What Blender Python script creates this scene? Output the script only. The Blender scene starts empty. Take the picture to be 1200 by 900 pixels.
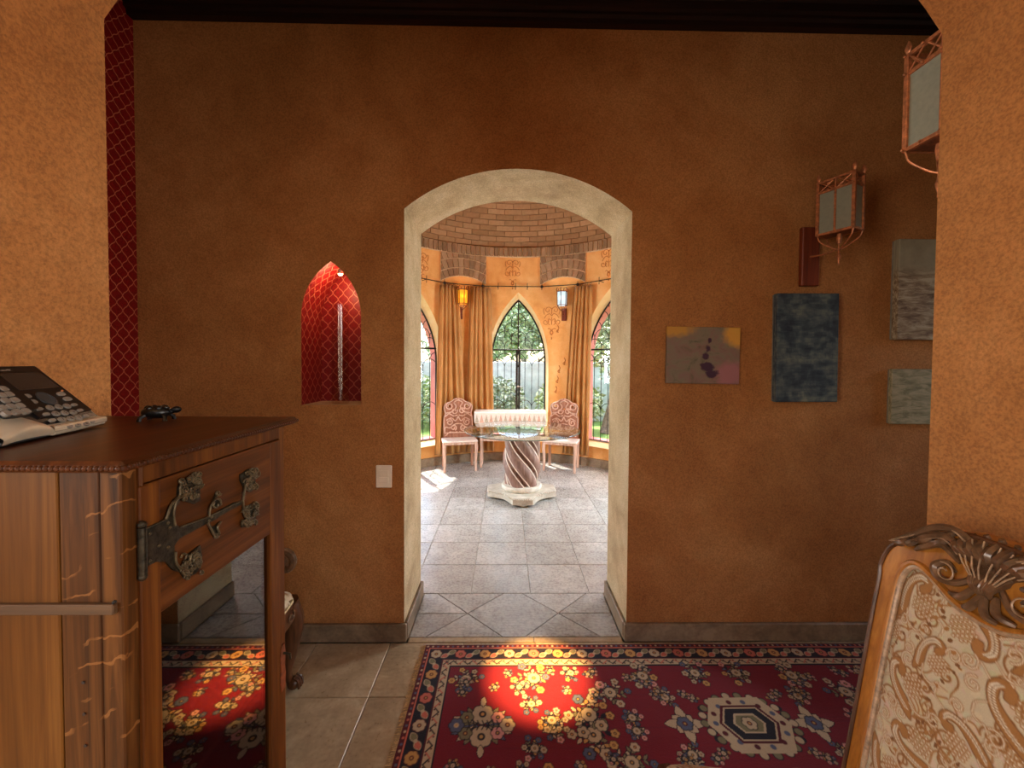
import bpy, bmesh, math, random
import numpy as np
from mathutils import Vector, Matrix, geometry

random.seed(7)
np.random.seed(7)
PI = math.pi
scene = bpy.context.scene
COL = scene.collection

# ------------------------------------------------------------------ camera
FPX = 460.0                      # focal length in pixels of the 1200 px wide frame
EYE = Vector((0.0, 0.0, 1.5))
cam_data = bpy.data.cameras.new('camera')
cam_data.sensor_width = 36.0
cam_data.lens = FPX / 1200.0 * 36.0
cam_data.shift_y = -0.0115
cam_data.clip_start = 0.02
cam_data.clip_end = 300
camera = bpy.data.objects.new('camera', cam_data)
CAM_R = (Matrix.Rotation(math.radians(-0.85), 4, 'Z') @ Matrix.Rotation(math.radians(90 - 1.4), 4, 'X')
         @ Matrix.Rotation(math.radians(0.4), 4, 'Z'))
camera.matrix_world = Matrix.Translation(EYE) @ CAM_R
COL.objects.link(camera)
scene.camera = camera

# ------------------------------------------------------------------ world, sun, window light, exposure
world = bpy.data.worlds.new('sky')
scene.world = world
world.use_nodes = True
wn = world.node_tree.nodes
wl = world.node_tree.links
wn.clear()
w_out = wn.new('ShaderNodeOutputWorld')
w_bg = wn.new('ShaderNodeBackground')
w_sky = wn.new('ShaderNodeTexSky')
w_sky.sky_type = 'NISHITA'
w_sky.sun_disc = False
w_sky.sun_elevation = math.radians(62)
w_sky.sun_rotation = math.radians(30)
w_sky.air_density = 1.2
w_sky.dust_density = 2.5
wl.new(w_sky.outputs[0], w_bg.inputs[0])
w_bg.inputs[1].default_value = 1.1
wl.new(w_bg.outputs[0], w_out.inputs[0])

def sun_lamp():
    d = bpy.data.lights.new('sun', 'SUN')
    d.energy = 15.0
    d.angle = math.radians(0.6)
    d.color = (1.0, 0.95, 0.86)
    o = bpy.data.objects.new('sun', d)
    o.rotation_euler = Vector((0.30, -0.49, -1.0)).to_track_quat('-Z', 'Y').to_euler()
    o.location = (-2, 10, 12)
    COL.objects.link(o)
sun_lamp()

def window_light(name, loc, direction, sx, sy, power, color):
    d = bpy.data.lights.new(name, 'AREA')
    d.shape = 'RECTANGLE'
    d.size = sx
    d.size_y = sy
    d.energy = power
    d.color = color
    o = bpy.data.objects.new(name, d)
    o.location = loc
    o.rotation_euler = Vector(direction).to_track_quat('-Z', 'Z').to_euler()
    COL.objects.link(o)
    return o
# daylight by windows outside the picture; the fill pairs are added to brighten
window_light('daylight_back_window_left', (-1.45, -3.06, 1.7), (0, 1, 0), 1.40, 1.9, 9, (1.0, 0.90, 0.74))
window_light('daylight_back_window_right', (1.55, -3.06, 1.7), (0, 1, 0), 1.40, 1.9, 9, (1.0, 0.90, 0.74))
window_light('room_fill_left', (-2.66, -1.2, 1.7), (1, 0, 0), 1.40, 1.9, 112, (1.0, 0.90, 0.76))  # unseen lamp added to brighten the right arch jamb
window_light('room_fill_right', (2.76, -1.2, 1.7), (-1, 0, 0), 1.40, 1.9, 112, (1.0, 0.90, 0.76))  # its counterpart, added to brighten the left arch jamb
window_light('daylight_corridor_window', (3.76, 1.56, 1.75), (-1, 0, 0), 0.75, 1.3, 3, (1.0, 0.90, 0.74))
window_light('round_fill_left', (0.09-2.25, 3.95, 1.40), (1, 0.05, -0.1), 0.80, 1.9, 270, (0.86, 0.94, 1.0))  # added lamp at an unseen side window, lifts the round room
window_light('round_fill_right', (0.09+2.25, 3.95, 1.40), (-1, 0.05, -0.1), 0.80, 1.9, 270, (0.86, 0.94, 1.0))  # added likewise on the other side to brighten the round room

scene.view_settings.view_transform = 'Standard'
scene.view_settings.look = 'None'
scene.view_settings.gamma = 1.0
scene.view_settings.use_curve_mapping = False
scene.view_settings.exposure = 0.0
scene.cycles.use_denoising = True
scene.cycles.max_bounces = 10
scene.cycles.diffuse_bounces = 6
scene.cycles.caustics_reflective = False
scene.cycles.caustics_refractive = False
scene.cycles.sample_clamp_indirect = 6.0

# ------------------------------------------------------------------ helpers
def ray(px, py):
    loc = Vector(((px - 600) / FPX, (450 - py) / FPX + cam_data.shift_y * 1200 / FPX, -1.0))
    return (CAM_R.to_3x3() @ loc)

def on_plane(px, py, p0, n):
    """the place on a real plane that the photograph shows at this point"""
    d = ray(px, py)
    n = Vector(n)
    t = (Vector(p0) - EYE).dot(n) / d.dot(n)
    return EYE + d * t

def on_x(px, py, X): return on_plane(px, py, (X, 0, 0), (1, 0, 0))
def on_y(px, py, Y): return on_plane(px, py, (0, Y, 0), (0, 1, 0))
def on_z(px, py, Z): return on_plane(px, py, (0, 0, Z), (0, 0, 1))

class MB:
    """collects faces; build() links them as one mesh object"""
    def __init__(self):
        self.v = []; self.f = []; self.m = []
        self.cur = 0
    def vert(self, p):
        self.v.append((p[0], p[1], p[2])); return len(self.v) - 1
    def face(self, idx):
        self.f.append(tuple(idx)); self.m.append(self.cur)
    def poly(self, pts):
        self.face([self.vert(p) for p in pts])
    def box(self, lo, hi, b=0.0):
        x0, y0, z0 = lo; x1, y1, z1 = hi
        if b <= 0:
            i = [self.vert(p) for p in ((x0,y0,z0),(x1,y0,z0),(x1,y1,z0),(x0,y1,z0),(x0,y0,z1),(x1,y0,z1),(x1,y1,z1),(x0,y1,z1))]
            for q in ((0,3,2,1),(4,5,6,7),(0,1,5,4),(1,2,6,5),(2,3,7,6),(3,0,4,7)):
                self.face([i[k] for k in q])
            return self
        b = min(b, (x1-x0)*0.45, (y1-y0)*0.45, (z1-z0)*0.45)
        lo = (x0,y0,z0); hi = (x1,y1,z1)
        ids = {}
        for sx in (0,1):
            for sy in (0,1):
                for sz in (0,1):
                    c = [(lo, hi)[s][k] for k, s in enumerate((sx,sy,sz))]
                    inn = [c[k] + (b if (sx,sy,sz)[k] == 0 else -b) for k in range(3)]
                    for ax in range(3):
                        p = list(inn); p[ax] = c[ax]
                        ids[(sx,sy,sz,ax)] = self.vert(p)
        for s in (0,1):
            for ax in range(3):
                u, w = [k for k in range(3) if k != ax]
                q = []
                for a, bb in ((0,0),(1,0),(1,1),(0,1)):
                    key = [0,0,0]; key[ax] = s; key[u] = a; key[w] = bb
                    q.append(ids[(key[0],key[1],key[2],ax)])
                flip = (s == 0) != (ax == 1)
                self.face(q[::-1] if flip else q)
        for ax in range(3):
            u, w = [k for k in range(3) if k != ax]
            for a in (0,1):
                for c in (0,1):
                    k0 = [0,0,0]; k0[u] = a; k0[w] = c
                    k1 = list(k0); k0[ax] = 0; k1[ax] = 1
                    self.face([ids[(*k0,u)], ids[(*k1,u)], ids[(*k1,w)], ids[(*k0,w)]])
        for sx in (0,1):
            for sy in (0,1):
                for sz in (0,1):
                    self.face([ids[(sx,sy,sz,0)], ids[(sx,sy,sz,1)], ids[(sx,sy,sz,2)]])
        return self
    def tube(self, pts, r, n=8, closed=False, flat=1.0, up=None):
        """sweep of a round (or flattened) section along points; r a number or a list"""
        P = [Vector(p) for p in pts]
        k = len(P)
        R = r if isinstance(r, (list, tuple)) else [r] * k
        rings = []
        prevN = None
        for i in range(k):
            if closed:
                t = P[(i+1) % k] - P[i-1]
            else:
                t = P[min(i+1, k-1)] - P[max(i-1, 0)]
            if t.length < 1e-9: t = Vector((0,0,1))
            t.normalize()
            if up is not None:
                N = Vector(up) - t * t.dot(Vector(up))
            elif prevN is None:
                a = Vector((0,0,1)) if abs(t.z) < 0.9 else Vector((1,0,0))
                N = a - t * t.dot(a)
            else:
                N = prevN - t * t.dot(prevN)
            if N.length < 1e-6: N = Vector((1,0,0)) - t * t.x
            N.normalize(); prevN = N
            B = t.cross(N)
            rings.append([self.vert(P[i] + N * (R[i]*flat*math.cos(2*PI*j/n)) + B * (R[i]*math.sin(2*PI*j/n))) for j in range(n)])
        m = k if closed else k - 1
        for i in range(m):
            a = rings[i]; b = rings[(i+1) % k]
            for j in range(n):
                self.face((a[j], a[(j+1) % n], b[(j+1) % n], b[j]))
        if not closed:
            self.face(rings[0][::-1]); self.face(rings[-1])
        return self
    def lathe(self, prof, n=24, c=(0,0,0), sx=1.0, sy=1.0):
        """prof = [(r, z)...] from bottom to top around the z axis"""
        rings = []
        for r, z in prof:
            if r < 1e-6:
                rings.append([self.vert((c[0], c[1], c[2]+z))])
            else:
                rings.append([self.vert((c[0]+r*sx*math.cos(2*PI*j/n), c[1]+r*sy*math.sin(2*PI*j/n), c[2]+z)) for j in range(n)])
        for a, b in zip(rings, rings[1:]):
            for j in range(n):
                q = (j+1) % n
                if len(a) == 1 and len(b) == 1: continue
                if len(a) == 1: self.face((a[0], b[q], b[j]))
                elif len(b) == 1: self.face((a[j], a[q], b[0]))
                else: self.face((a[j], a[q], b[q], b[j]))
        if len(rings[0]) > 1: self.face(rings[0][::-1])
        if len(rings[-1]) > 1: self.face(rings[-1])
        return self
    def ball(self, c, r, n=10, s=(1,1,1)):
        prof = [(math.sin(PI*i/n), -math.cos(PI*i/n)) for i in range(n+1)]
        i0 = len(self.v)
        self.lathe([(a, z) for a, z in prof], n=max(8, n))
        for i in range(i0, len(self.v)):
            x, y, z = self.v[i]
            self.v[i] = (c[0]+x*r*s[0], c[1]+y*r*s[1], c[2]+z*r*s[2])
        return self
    def prism(self, poly, fn, d0, d1, holes=()):
        """polygon (with holes) in 2D extruded from d0 to d1; fn(u, v, d) gives the 3D point"""
        loops = [list(poly)] + [list(h) for h in holes]
        flatpts = [p for l in loops for p in l]
        tris = geometry.tessellate_polygon([[Vector((p[0], p[1], 0)) for p in l] for l in loops])
        a = [self.vert(fn(p[0], p[1], d0)) for p in flatpts]
        b = [self.vert(fn(p[0], p[1], d1)) for p in flatpts]
        for t in tris:
            self.face([a[i] for i in t]); self.face([b[i] for i in reversed(t)])
        k = 0
        for l in loops:
            n = len(l)
            for i in range(n):
                j = (i+1) % n
                self.face((a[k+i], a[k+j], b[k+j], b[k+i]))
            k += n
        return self
    def grid(self, P, closed_u=False):
        """P[i][j] points"""
        ids = [[self.vert(p) for p in row] for row in P]
        n = len(ids); m = len(ids[0])
        for i in range(n if closed_u else n-1):
            for j in range(m-1):
                self.face((ids[i][j], ids[(i+1) % n][j], ids[(i+1) % n][j+1], ids[i][j+1]))
        return self
    def xf(self, M, start=0):
        for i in range(start, len(self.v)):
            self.v[i] = tuple(M @ Vector(self.v[i]))
        return self
    def mesh(self, name, mats, smooth=False, fix=True):
        me = bpy.data.meshes.new(name)
        me.from_pydata(self.v, [], self.f)
        if not isinstance(mats, (list, tuple)): mats = [mats]
        for m in mats: me.materials.append(m)
        if len(mats) > 1:
            me.polygons.foreach_set('material_index', self.m)
        if fix:
            bm = bmesh.new(); bm.from_mesh(me)
            bmesh.ops.recalc_face_normals(bm, faces=bm.faces)
            bm.to_mesh(me); bm.free()
        if smooth:
            me.polygons.foreach_set('use_smooth', [True]*len(me.polygons))
            if smooth != 'all':
                me.set_sharp_from_angle(angle=math.radians(smooth if smooth is not True else 40))
        me.update()
        return me
    def build(self, name, mats, parent=None, smooth=False, fix=True):
        o = bpy.data.objects.new(name, self.mesh(name, mats, smooth, fix))
        COL.objects.link(o)
        if parent is not None: o.parent = parent
        return o

def piece(name, me, parent, loc=(0,0,0), rot=None, scale=None):
    """a light copy that shares mesh data"""
    o = bpy.data.objects.new(name, me)
    o.location = loc
    if rot is not None: o.rotation_euler = rot
    if scale is not None: o.scale = scale
    o.parent = parent
    COL.objects.link(o)
    return o

def tag(o, label, cat, group=None):
    o['label'] = label; o['category'] = cat
    if group: o['group'] = group
    return o

def thing(name, label, cat, loc=(0,0,0), rotz=0.0, group=None):
    o = bpy.data.objects.new(name, None)
    o.empty_display_size = 0.1
    o.location = loc
    o.rotation_euler = (0, 0, rotz)
    COL.objects.link(o)
    return tag(o, label, cat, group)

def struct(o, label=None):
    o['kind'] = 'structure'
    if label: o['label'] = label
    return o

def root(name, label=None, loc=(0,0,0)):
    o = bpy.data.objects.new(name, None)
    o.location = loc
    o.empty_display_size = 0.1
    COL.objects.link(o)
    o['kind'] = 'structure'
    if label: o['label'] = label
    return o

def smoothpath(pts, n=8, closed=False):
    """Catmull-Rom through points (2D or 3D tuples)"""
    P = [Vector(p) for p in pts]
    out = []
    k = len(P)
    rng = range(k) if closed else range(k-1)
    for i in rng:
        p0 = P[(i-1) % k] if closed or i > 0 else P[0]*2 - P[1]
        p1 = P[i]; p2 = P[(i+1) % k]
        p3 = P[(i+2) % k] if closed or i+2 < k else P[-1]*2 - P[-2]
        for j in range(n):
            t = j / n
            out.append(0.5*((2*p1) + (p2-p0)*t + (2*p0-5*p1+4*p2-p3)*t*t + (3*p1-p0-3*p2+p3)*t**3))
    if not closed: out.append(P[-1])
    return out

def spiral(cx, cy, r0, r1, a0, turns, n=26):
    """flat scroll from outer radius r0 to inner r1"""
    out = []
    for i in range(n):
        t = i/(n-1)
        r = r0 + (r1-r0)*t
        a = a0 + turns*2*PI*t
        out.append((cx + r*math.cos(a), cy + r*math.sin(a)))
    return out

def arch_points(half, z0, zs, zt, n=14, pointed=False):
    """outline of an arched opening, from lower left over the top to lower right"""
    pts = [(-half, z0)]
    rise = zt - zs
    if pointed:
        r = (half*half + rise*rise) / (2*half)
        a1 = math.asin(min(1, rise / r))
        L = [(-half + r - r*math.cos(a1*i/n), zs + r*math.sin(a1*i/n)) for i in range(n+1)]
        pts += L + [(-x, z) for x, z in L[-2::-1]]
    else:
        r = (half*half + rise*rise) / (2*rise)
        a = math.asin(min(1, half / r))
        for i in range(2*n+1):
            t = -a + 2*a*i/(2*n)
            pts.append((r*math.sin(t), zt - r + r*math.cos(t)))
    pts.append((half, z0))
    return pts
# ------------------------------------------------------------------ materials
def lin(c):
    """0-255 display colour to linear"""
    return tuple((((x/255)/12.92) if x/255 <= 0.04045 else (((x/255)+0.055)/1.055)**2.4) for x in c) + (1.0,)

class NT:
    def __init__(self, name):
        self.mat = bpy.data.materials.new(name)
        self.mat.use_nodes = True
        self.t = self.mat.node_tree
        self.n = self.t.nodes; self.l = self.t.links
        self.b = self.n['Principled BSDF']
        self.out = self.n['Material Output']
    def new(self, typ, **kw):
        x = self.n.new(typ)
        for k, v in kw.items(): setattr(x, k, v)
        return x
    def val(self, sock, v):
        if hasattr(v, 'links') or isinstance(v, bpy.types.NodeSocket): self.l.new(v, sock)
        else: sock.default_value = v
    def coord(self, kind='Object', scale=(1,1,1), rot=(0,0,0), loc=(0,0,0)):
        tc = self.new('ShaderNodeTexCoord'); mp = self.new('ShaderNodeMapping')
        self.l.new(tc.outputs[kind], mp.inputs[0])
        mp.inputs['Scale'].default_value = scale
        mp.inputs['Rotation'].default_value = rot
        mp.inputs['Location'].default_value = loc
        return mp.outputs[0]
    def noise(self, vec, scale=5, detail=4, rough=0.55, dist=0.0):
        x = self.new('ShaderNodeTexNoise')
        self.l.new(vec, x.inputs['Vector'])
        x.inputs['Scale'].default_value = scale; x.inputs['Detail'].default_value = detail
        x.inputs['Roughness'].default_value = rough; x.inputs['Distortion'].default_value = dist
        return x.outputs[0]
    def wave(self, vec, scale=5, dist=2.0, detail=2, dscale=1.0, direction='X', typ='BANDS'):
        x = self.new('ShaderNodeTexWave', wave_type=typ)
        if typ == 'BANDS': x.bands_direction = direction
        self.l.new(vec, x.inputs['Vector'])
        x.inputs['Scale'].default_value = scale; x.inputs['Distortion'].default_value = dist
        x.inputs['Detail'].default_value = detail; x.inputs['Detail Scale'].default_value = dscale
        return x.outputs[1]
    def ramp(self, fac, stops, interp='LINEAR'):
        x = self.new('ShaderNodeValToRGB')
        x.color_ramp.interpolation = interp
        e = x.color_ramp.elements
        while len(e) < len(stops): e.new(0.5)
        for k, (p, c) in enumerate(stops):
            e[k].position = p
            e[k].color = c if len(c) == 4 else tuple(c) + (1,)
        self.l.new(fac, x.inputs[0])
        return x.outputs[0]
    def mix(self, fac, a, b, mode='MIX'):
        x = self.new('ShaderNodeMix', data_type='RGBA', blend_type=mode)
        self.val(x.inputs[0], fac); self.val(x.inputs[6], a); self.val(x.inputs[7], b)
        return x.outputs[2]
    def math(self, op, a, b=0.0, c=0.0):
        x = self.new('ShaderNodeMath', operation=op)
        self.val(x.inputs[0], a); self.val(x.inputs[1], b)
        if len(x.inputs) > 2: self.val(x.inputs[2], c)
        return x.outputs[0]
    def xyz(self, vec):
        x = self.new('ShaderNodeSeparateXYZ'); self.l.new(vec, x.inputs[0]); return x.outputs
    def bump(self, h, strength=0.3, dist=0.01):
        x = self.new('ShaderNodeBump')
        x.inputs['Strength'].default_value = strength; x.inputs['Distance'].default_value = dist
        self.l.new(h, x.inputs['Height'])
        self.l.new(x.outputs[0], self.b.inputs['Normal'])
    def set(self, color=None, rough=0.6, metal=0.0, spec=0.5):
        if color is not None: self.val(self.b.inputs['Base Color'], color)
        self.val(self.b.inputs['Roughness'], rough)
        self.b.inputs['Metallic'].default_value = metal
        self.b.inputs['Specular IOR Level'].default_value = spec
        return self.mat

M = {}
def plaster(name, c_dark, c_mid, c_light, grain=0.35, scale=1.0, bump=0.35):
    n = NT(name)
    v = n.coord()
    big = n.noise(v, 1.1*scale, 5, 0.6, 0.6)
    mid = n.noise(v, 5.0*scale, 6, 0.65, 0.3)
    f = n.math('ADD', n.math('MULTIPLY', big, 0.65), n.math('MULTIPLY', mid, 0.35))
    col = n.ramp(f, [(0.36, lin(c_dark)), (0.5, lin(c_mid)), (0.64, lin(c_light))])
    fine = n.noise(v, 130, 3, 0.7)
    g = n.ramp(fine, [(0.36, (1-grain,)*3), (0.62, (1.0,)*3)])
    col = n.mix(0.8, col, g, 'MULTIPLY')
    hgt = n.math('ADD', n.math('MULTIPLY', fine, 0.9), n.math('MULTIPLY', mid, 1.2))
    n.bump(hgt, bump, 0.012)
    M[name] = n.set(col, 0.85, spec=0.25)
plaster('terracotta', (162, 104, 54), (180, 120, 67), (197, 138, 83), 0.44)
plaster('ochre', (226, 156, 84), (240, 178, 106), (248, 198, 132), 0.15, 1.4, 0.2)
plaster('stucco', (182, 156, 118), (210, 186, 146), (226, 206, 170), 0.40, 2.0, 0.45)
plaster('cream_paint', (236, 200, 140), (246, 218, 166), (250, 228, 184), 0.10, 2.0, 0.15)
plaster('salmon_paint', (214, 118, 110), (226, 132, 122), (232, 148, 138), 0.10, 2.0, 0.15)
plaster('garden_stone', (180, 186, 182), (206, 212, 206), (226, 230, 224), 0.25, 2.0, 0.5)

def simple(name, c, rough=0.6, metal=0.0, spec=0.5, var=0.12, scale=14.0, bump=0.0):
    n = NT(name)
    v = n.coord()
    f = n.noise(v, scale, 4, 0.6)
    d = tuple(max(0, x*(1-var)) for x in c); l = tuple(min(255, x*(1+var)) for x in c)
    col = n.ramp(f, [(0.3, lin(d)), (0.7, lin(l))])
    if bump > 0: n.bump(f, bump, 0.004)
    M[name] = n.set(col, rough, metal, spec)
    return n

def wood(name, c0, c1, c2, axis=2, rough=0.4, scale=1.0, bump=0.12, fine=0.5, spec=0.3):
    """long grain along one axis"""
    n = NT(name)
    s = [34.0*scale]*3; s[axis] = 1.5*scale
    v = n.coord(scale=tuple(s))
    a = n.noise(v, 1.0, 6, 0.62, 1.0)
    s2 = [170.0*scale]*3; s2[axis] = 5.0*scale
    b = n.noise(n.coord(scale=tuple(s2)), 1.0, 3, 0.6, 0.2)
    big = n.noise(n.coord(), 2.6, 3, 0.5)
    f = n.math('ADD', n.math('MULTIPLY', a, 1.0-fine*0.5), n.math('MULTIPLY', b, fine*0.5))
    f = n.math('ADD', n.math('MULTIPLY', f, 0.8), n.math('MULTIPLY', big, 0.2))
    col = n.ramp(f, [(0.34, lin(c0)), (0.5, lin(c1)), (0.66, lin(c2))])
    n.bump(f, bump, 0.003)
    M[name] = n.set(col, rough, spec=spec)
    return n
wood('oak', (52, 24, 6), (86, 45, 13), (118, 70, 25), 2, 0.5, spec=0.14)
wood('oak_light', (69, 38, 10), (97, 57, 18), (120, 77, 30), 2, 0.5, spec=0.14)
wood('oak_across', (47, 23, 7), (77, 40, 13), (104, 58, 23), 1, 0.5, spec=0.14)
wood('oak_top', (38, 18, 6), (68, 33, 12), (98, 52, 22), 1, 0.32)
wood('oak_batten', (58, 40, 26), (88, 62, 40), (112, 84, 58), 0, 0.5)
wood('dark_beam', (16, 6, 3), (31, 13, 6), (45, 21, 10), 0, 0.6)
wood('red_board', (70, 26, 12), (104, 42, 20), (136, 62, 32), 2, 0.5)
wood('frame_gold', (112, 64, 20), (158, 98, 36), (190, 128, 58), 2, 0.35, 0.7)
wood('walnut', (46, 26, 14), (78, 46, 26), (110, 70, 44), 2, 0.3)
wood('pink_wood', (172, 130, 108), (206, 168, 146), (230, 202, 184), 2, 0.6)
wood('pink_wood_dark', (112, 68, 48), (150, 98, 74), (184, 132, 106), 2, 0.6)
wood('twist_wood', (92, 66, 56), (134, 104, 92), (168, 140, 126), 2, 0.55)

# oak with the pale wandering ray flecks of a quarter-sawn board
def fleck_oak():
    n = NT('oak_fleck')
    v = n.coord(scale=(60, 60, 3))
    a = n.noise(v, 1.0, 5, 0.6, 0.6)
    base = n.ramp(a, [(0.34, lin((48, 26, 9))), (0.5, lin((76, 43, 16))), (0.66, lin((100, 61, 26)))])
    w = n.wave(n.coord(rot=(0, 0.35, 0)), 9.0, 5.0, 3, 2.2, 'Z')
    line = n.ramp(w, [(0.965, (0, 0, 0)), (0.985, (1, 1, 1)), (1.0, (0.8, 0.8, 0.8))])
    gate = n.ramp(n.noise(n.coord(scale=(1,1,1.6)), 17, 2, 0.5), [(0.50, (0, 0, 0)), (0.56, (1, 1, 1))])
    f = n.math('MULTIPLY', line, gate)
    col = n.mix(n.math('MULTIPLY', f, 0.5), base, lin((160, 106, 58)))
    n.bump(a, 0.1, 0.003)
    M['oak_fleck'] = n.set(col, 0.5, spec=0.14)
fleck_oak()

# floor stone: beige limestone, a touch different from tile to tile
def stone(name, c0, c1, c2, rough=0.38, bump=0.25, wavy=True):
    n = NT(name)
    oi = n.new('ShaderNodeObjectInfo')
    v = n.coord()
    vv = n.new('ShaderNodeVectorMath', operation='ADD')
    sc = n.new('ShaderNodeVectorMath', operation='SCALE'); sc.inputs[0].default_value = (7, 3, 5)
    n.l.new(oi.outputs['Random'], sc.inputs['Scale'])
    n.l.new(v, vv.inputs[0]); n.l.new(sc.outputs[0], vv.inputs[1])
    a = n.noise(vv.outputs[0], 7, 6, 0.62, 0.8)
    b = n.noise(vv.outputs[0], 60, 4, 0.6)
    f = n.math('ADD', n.math('MULTIPLY', a, 0.7), n.math('MULTIPLY', b, 0.3))
    f = n.math('ADD', f, n.math('MULTIPLY', n.math('SUBTRACT', oi.outputs['Random'], 0.5), 0.10))
    col = n.ramp(f, [(0.34, lin(c0)), (0.5, lin(c1)), (0.66, lin(c2))])
    if wavy:
        w = n.wave(vv.outputs[0], 14, 9, 3, 0.7, 'Y')
        h = n.math('ADD', n.math('MULTIPLY', w, 0.35), n.math('MULTIPLY', f, 1.0))
    else:
        h = f
    n.bump(h, bump, 0.004)
    r = n.ramp(b, [(0.3, (rough-0.08,)*3), (0.7, (rough+0.12,)*3)])
    n.val(n.b.inputs['Roughness'], r)
    n.val(n.b.inputs['Base Color'], col)
    n.b.inputs['Specular IOR Level'].default_value = 0.5
    M[name] = n.mat
stone('floor_stone', (144, 123, 96), (168, 146, 115), (190, 169, 138), 0.33)
stone('sky_cooled_floor_stone', (138, 134, 128), (162, 158, 152), (184, 180, 175), 0.27)  # same limestone, greyed to put the cool skylight into its colour
stone('skirting_stone', (96, 78, 58), (128, 106, 82), (154, 132, 104), 0.45, 0.2, False)
stone('plinth_stone', (168, 158, 140), (196, 188, 172), (220, 214, 200), 0.5, 0.3, False)
simple('mortar', (182, 172, 156), 0.9, var=0.15, scale=60)
simple('pale_mortar', (214, 186, 150), 0.9, var=0.12, scale=60)
simple('dome_mortar', (140, 108, 78), 0.9, var=0.15, scale=60)
def brick_mat(name, c0, c1, c2):
    n = NT(name)
    oi = n.new('ShaderNodeObjectInfo')
    v = n.coord()
    f = n.math('ADD', n.math('MULTIPLY', n.noise(v, 24, 5, 0.65), 0.6), n.math('MULTIPLY', oi.outputs['Random'], 0.4))
    col = n.ramp(f, [(0.25, lin(c0)), (0.5, lin(c1)), (0.75, lin(c2))])
    n.bump(n.noise(v, 90, 4, 0.7), 0.5, 0.004)
    M[name] = n.set(col, 0.9, spec=0.2)
brick_mat('brick', (120, 92, 68), (152, 120, 90), (176, 142, 110))
brick_mat('dome_brick', (146, 112, 78), (164, 128, 92), (182, 146, 108))

# red wallpaper with a light ogee trellis
def wallpaper():
    n = NT('wallpaper')
    at = n.new('ShaderNodeAttribute', attribute_name='paper')   # u, v along the paper in metres
    x = n.xyz(at.outputs['Vector'])
    pu, pv = 0.060, 0.076
    u = n.math('MULTIPLY', x[0], 2*PI/pu); w = n.math('MULTIPLY', x[1], 2*PI/pv)
    def warp(c, a):
        return n.math('ADD', c, n.math('MULTIPLY', n.math('SINE', n.math('MULTIPLY', c, 2.0)), a))
    U = warp(u, 0.17); V = warp(w, -0.13)
    s1 = n.math('ABSOLUTE', n.math('COSINE', n.math('MULTIPLY', n.math('ADD', U, V), 0.5)))
    s2 = n.math('ABSOLUTE', n.math('COSINE', n.math('MULTIPLY', n.math('SUBTRACT', U, V), 0.5)))
    d = n.math('MINIMUM', s1, s2)
    line = n.ramp(d, [(0.10, (1, 1, 1)), (0.17, (0, 0, 0))])
    grain = n.noise(n.coord(), 220, 2, 0.6)
    red = n.ramp(grain, [(0.3, lin((100, 4, 8))), (0.7, lin((134, 8, 10)))])
    col = n.mix(line, red, lin((176, 96, 72)))
    M['wallpaper'] = n.set(col, 0.5, spec=0.4)
wallpaper()

simple('iron', (46, 42, 38), 0.5, 0.6, var=0.2, scale=40)
simple('bronze', (54, 48, 38), 0.42, 0.75, var=0.35, scale=90, bump=0.3)
simple('bronze_edge', (92, 80, 60), 0.4, 0.65, var=0.25, scale=90)
simple('copper', (176, 108, 68), 0.42, 0.45, var=0.25, scale=60)
simple('copper_dark', (112, 60, 36), 0.45, 0.5, var=0.3, scale=60)
simple('black_plastic', (22, 20, 20), 0.32, var=0.1)
simple('grey_plastic', (62, 66, 70), 0.4, var=0.1)
simple('silver_plastic', (206, 190, 168), 0.35, 0.3, var=0.06)
simple('key_grey', (134, 126, 118), 0.5, var=0.08)
simple('key_glyph', (60, 54, 52), 0.5, var=0.05)
simple('screen_grey', (58, 50, 44), 0.2, var=0.05)
simple('white_plastic', (244, 228, 204), 0.45, var=0.03)
simple('black_iron_cast', (18, 16, 16), 0.35, 0.3, var=0.2, scale=60, bump=0.4)
simple('bark', (112, 100, 86), 0.9, var=0.3, scale=20, bump=0.6)
simple('paper_white', (228, 226, 222), 0.7, var=0.04)
simple('dark_inside', (40, 22, 12), 0.7, var=0.2)
simple('carved_walnut', (92, 66, 46), 0.28, 0.1, var=0.3, scale=40)
simple('carved_edge', (150, 122, 96), 0.3, 0.1, var=0.25, scale=60)
simple('rug_back', (70, 30, 26), 0.95, var=0.2, scale=60)
simple('fringe_cream', (206, 178, 132), 0.9, var=0.2, scale=80)
simple('stencil_paint', (184, 112, 52), 0.8, var=0.25, scale=60)
simple('hook_black', (40, 30, 24), 0.5, 0.4, var=0.2)
simple('tablecloth_white', (246, 238, 230), 0.85, var=0.03)
simple('tassel_pink', (208, 164, 142), 0.85, var=0.12, scale=50)
simple('tassel_sage', (186, 168, 146), 0.85, var=0.12, scale=50)
simple('glass_edge', (40, 70, 62), 0.15, var=0.1)
simple('steel', (190, 186, 178), 0.3, 0.9, var=0.05)
simple('pale_edge', (230, 214, 200), 0.55, var=0.06, scale=40)

def curtain_mat():
    n = NT('gold_curtain')
    v = n.coord(scale=(240, 240, 200))
    f = n.noise(v, 1.0, 3, 0.6)
    big = n.noise(n.coord(), 4, 3, 0.5)
    ff = n.math('ADD', n.math('MULTIPLY', f, 0.5), n.math('MULTIPLY', big, 0.5))
    col = n.ramp(ff, [(0.3, lin((168, 116, 58))), (0.5, lin((190, 138, 76))), (0.7, lin((208, 158, 96)))])
    n.b.inputs['Sheen Weight'].default_value = 0.25
    M['gold_curtain'] = n.set(col, 0.6, spec=0.3)
curtain_mat()

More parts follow.
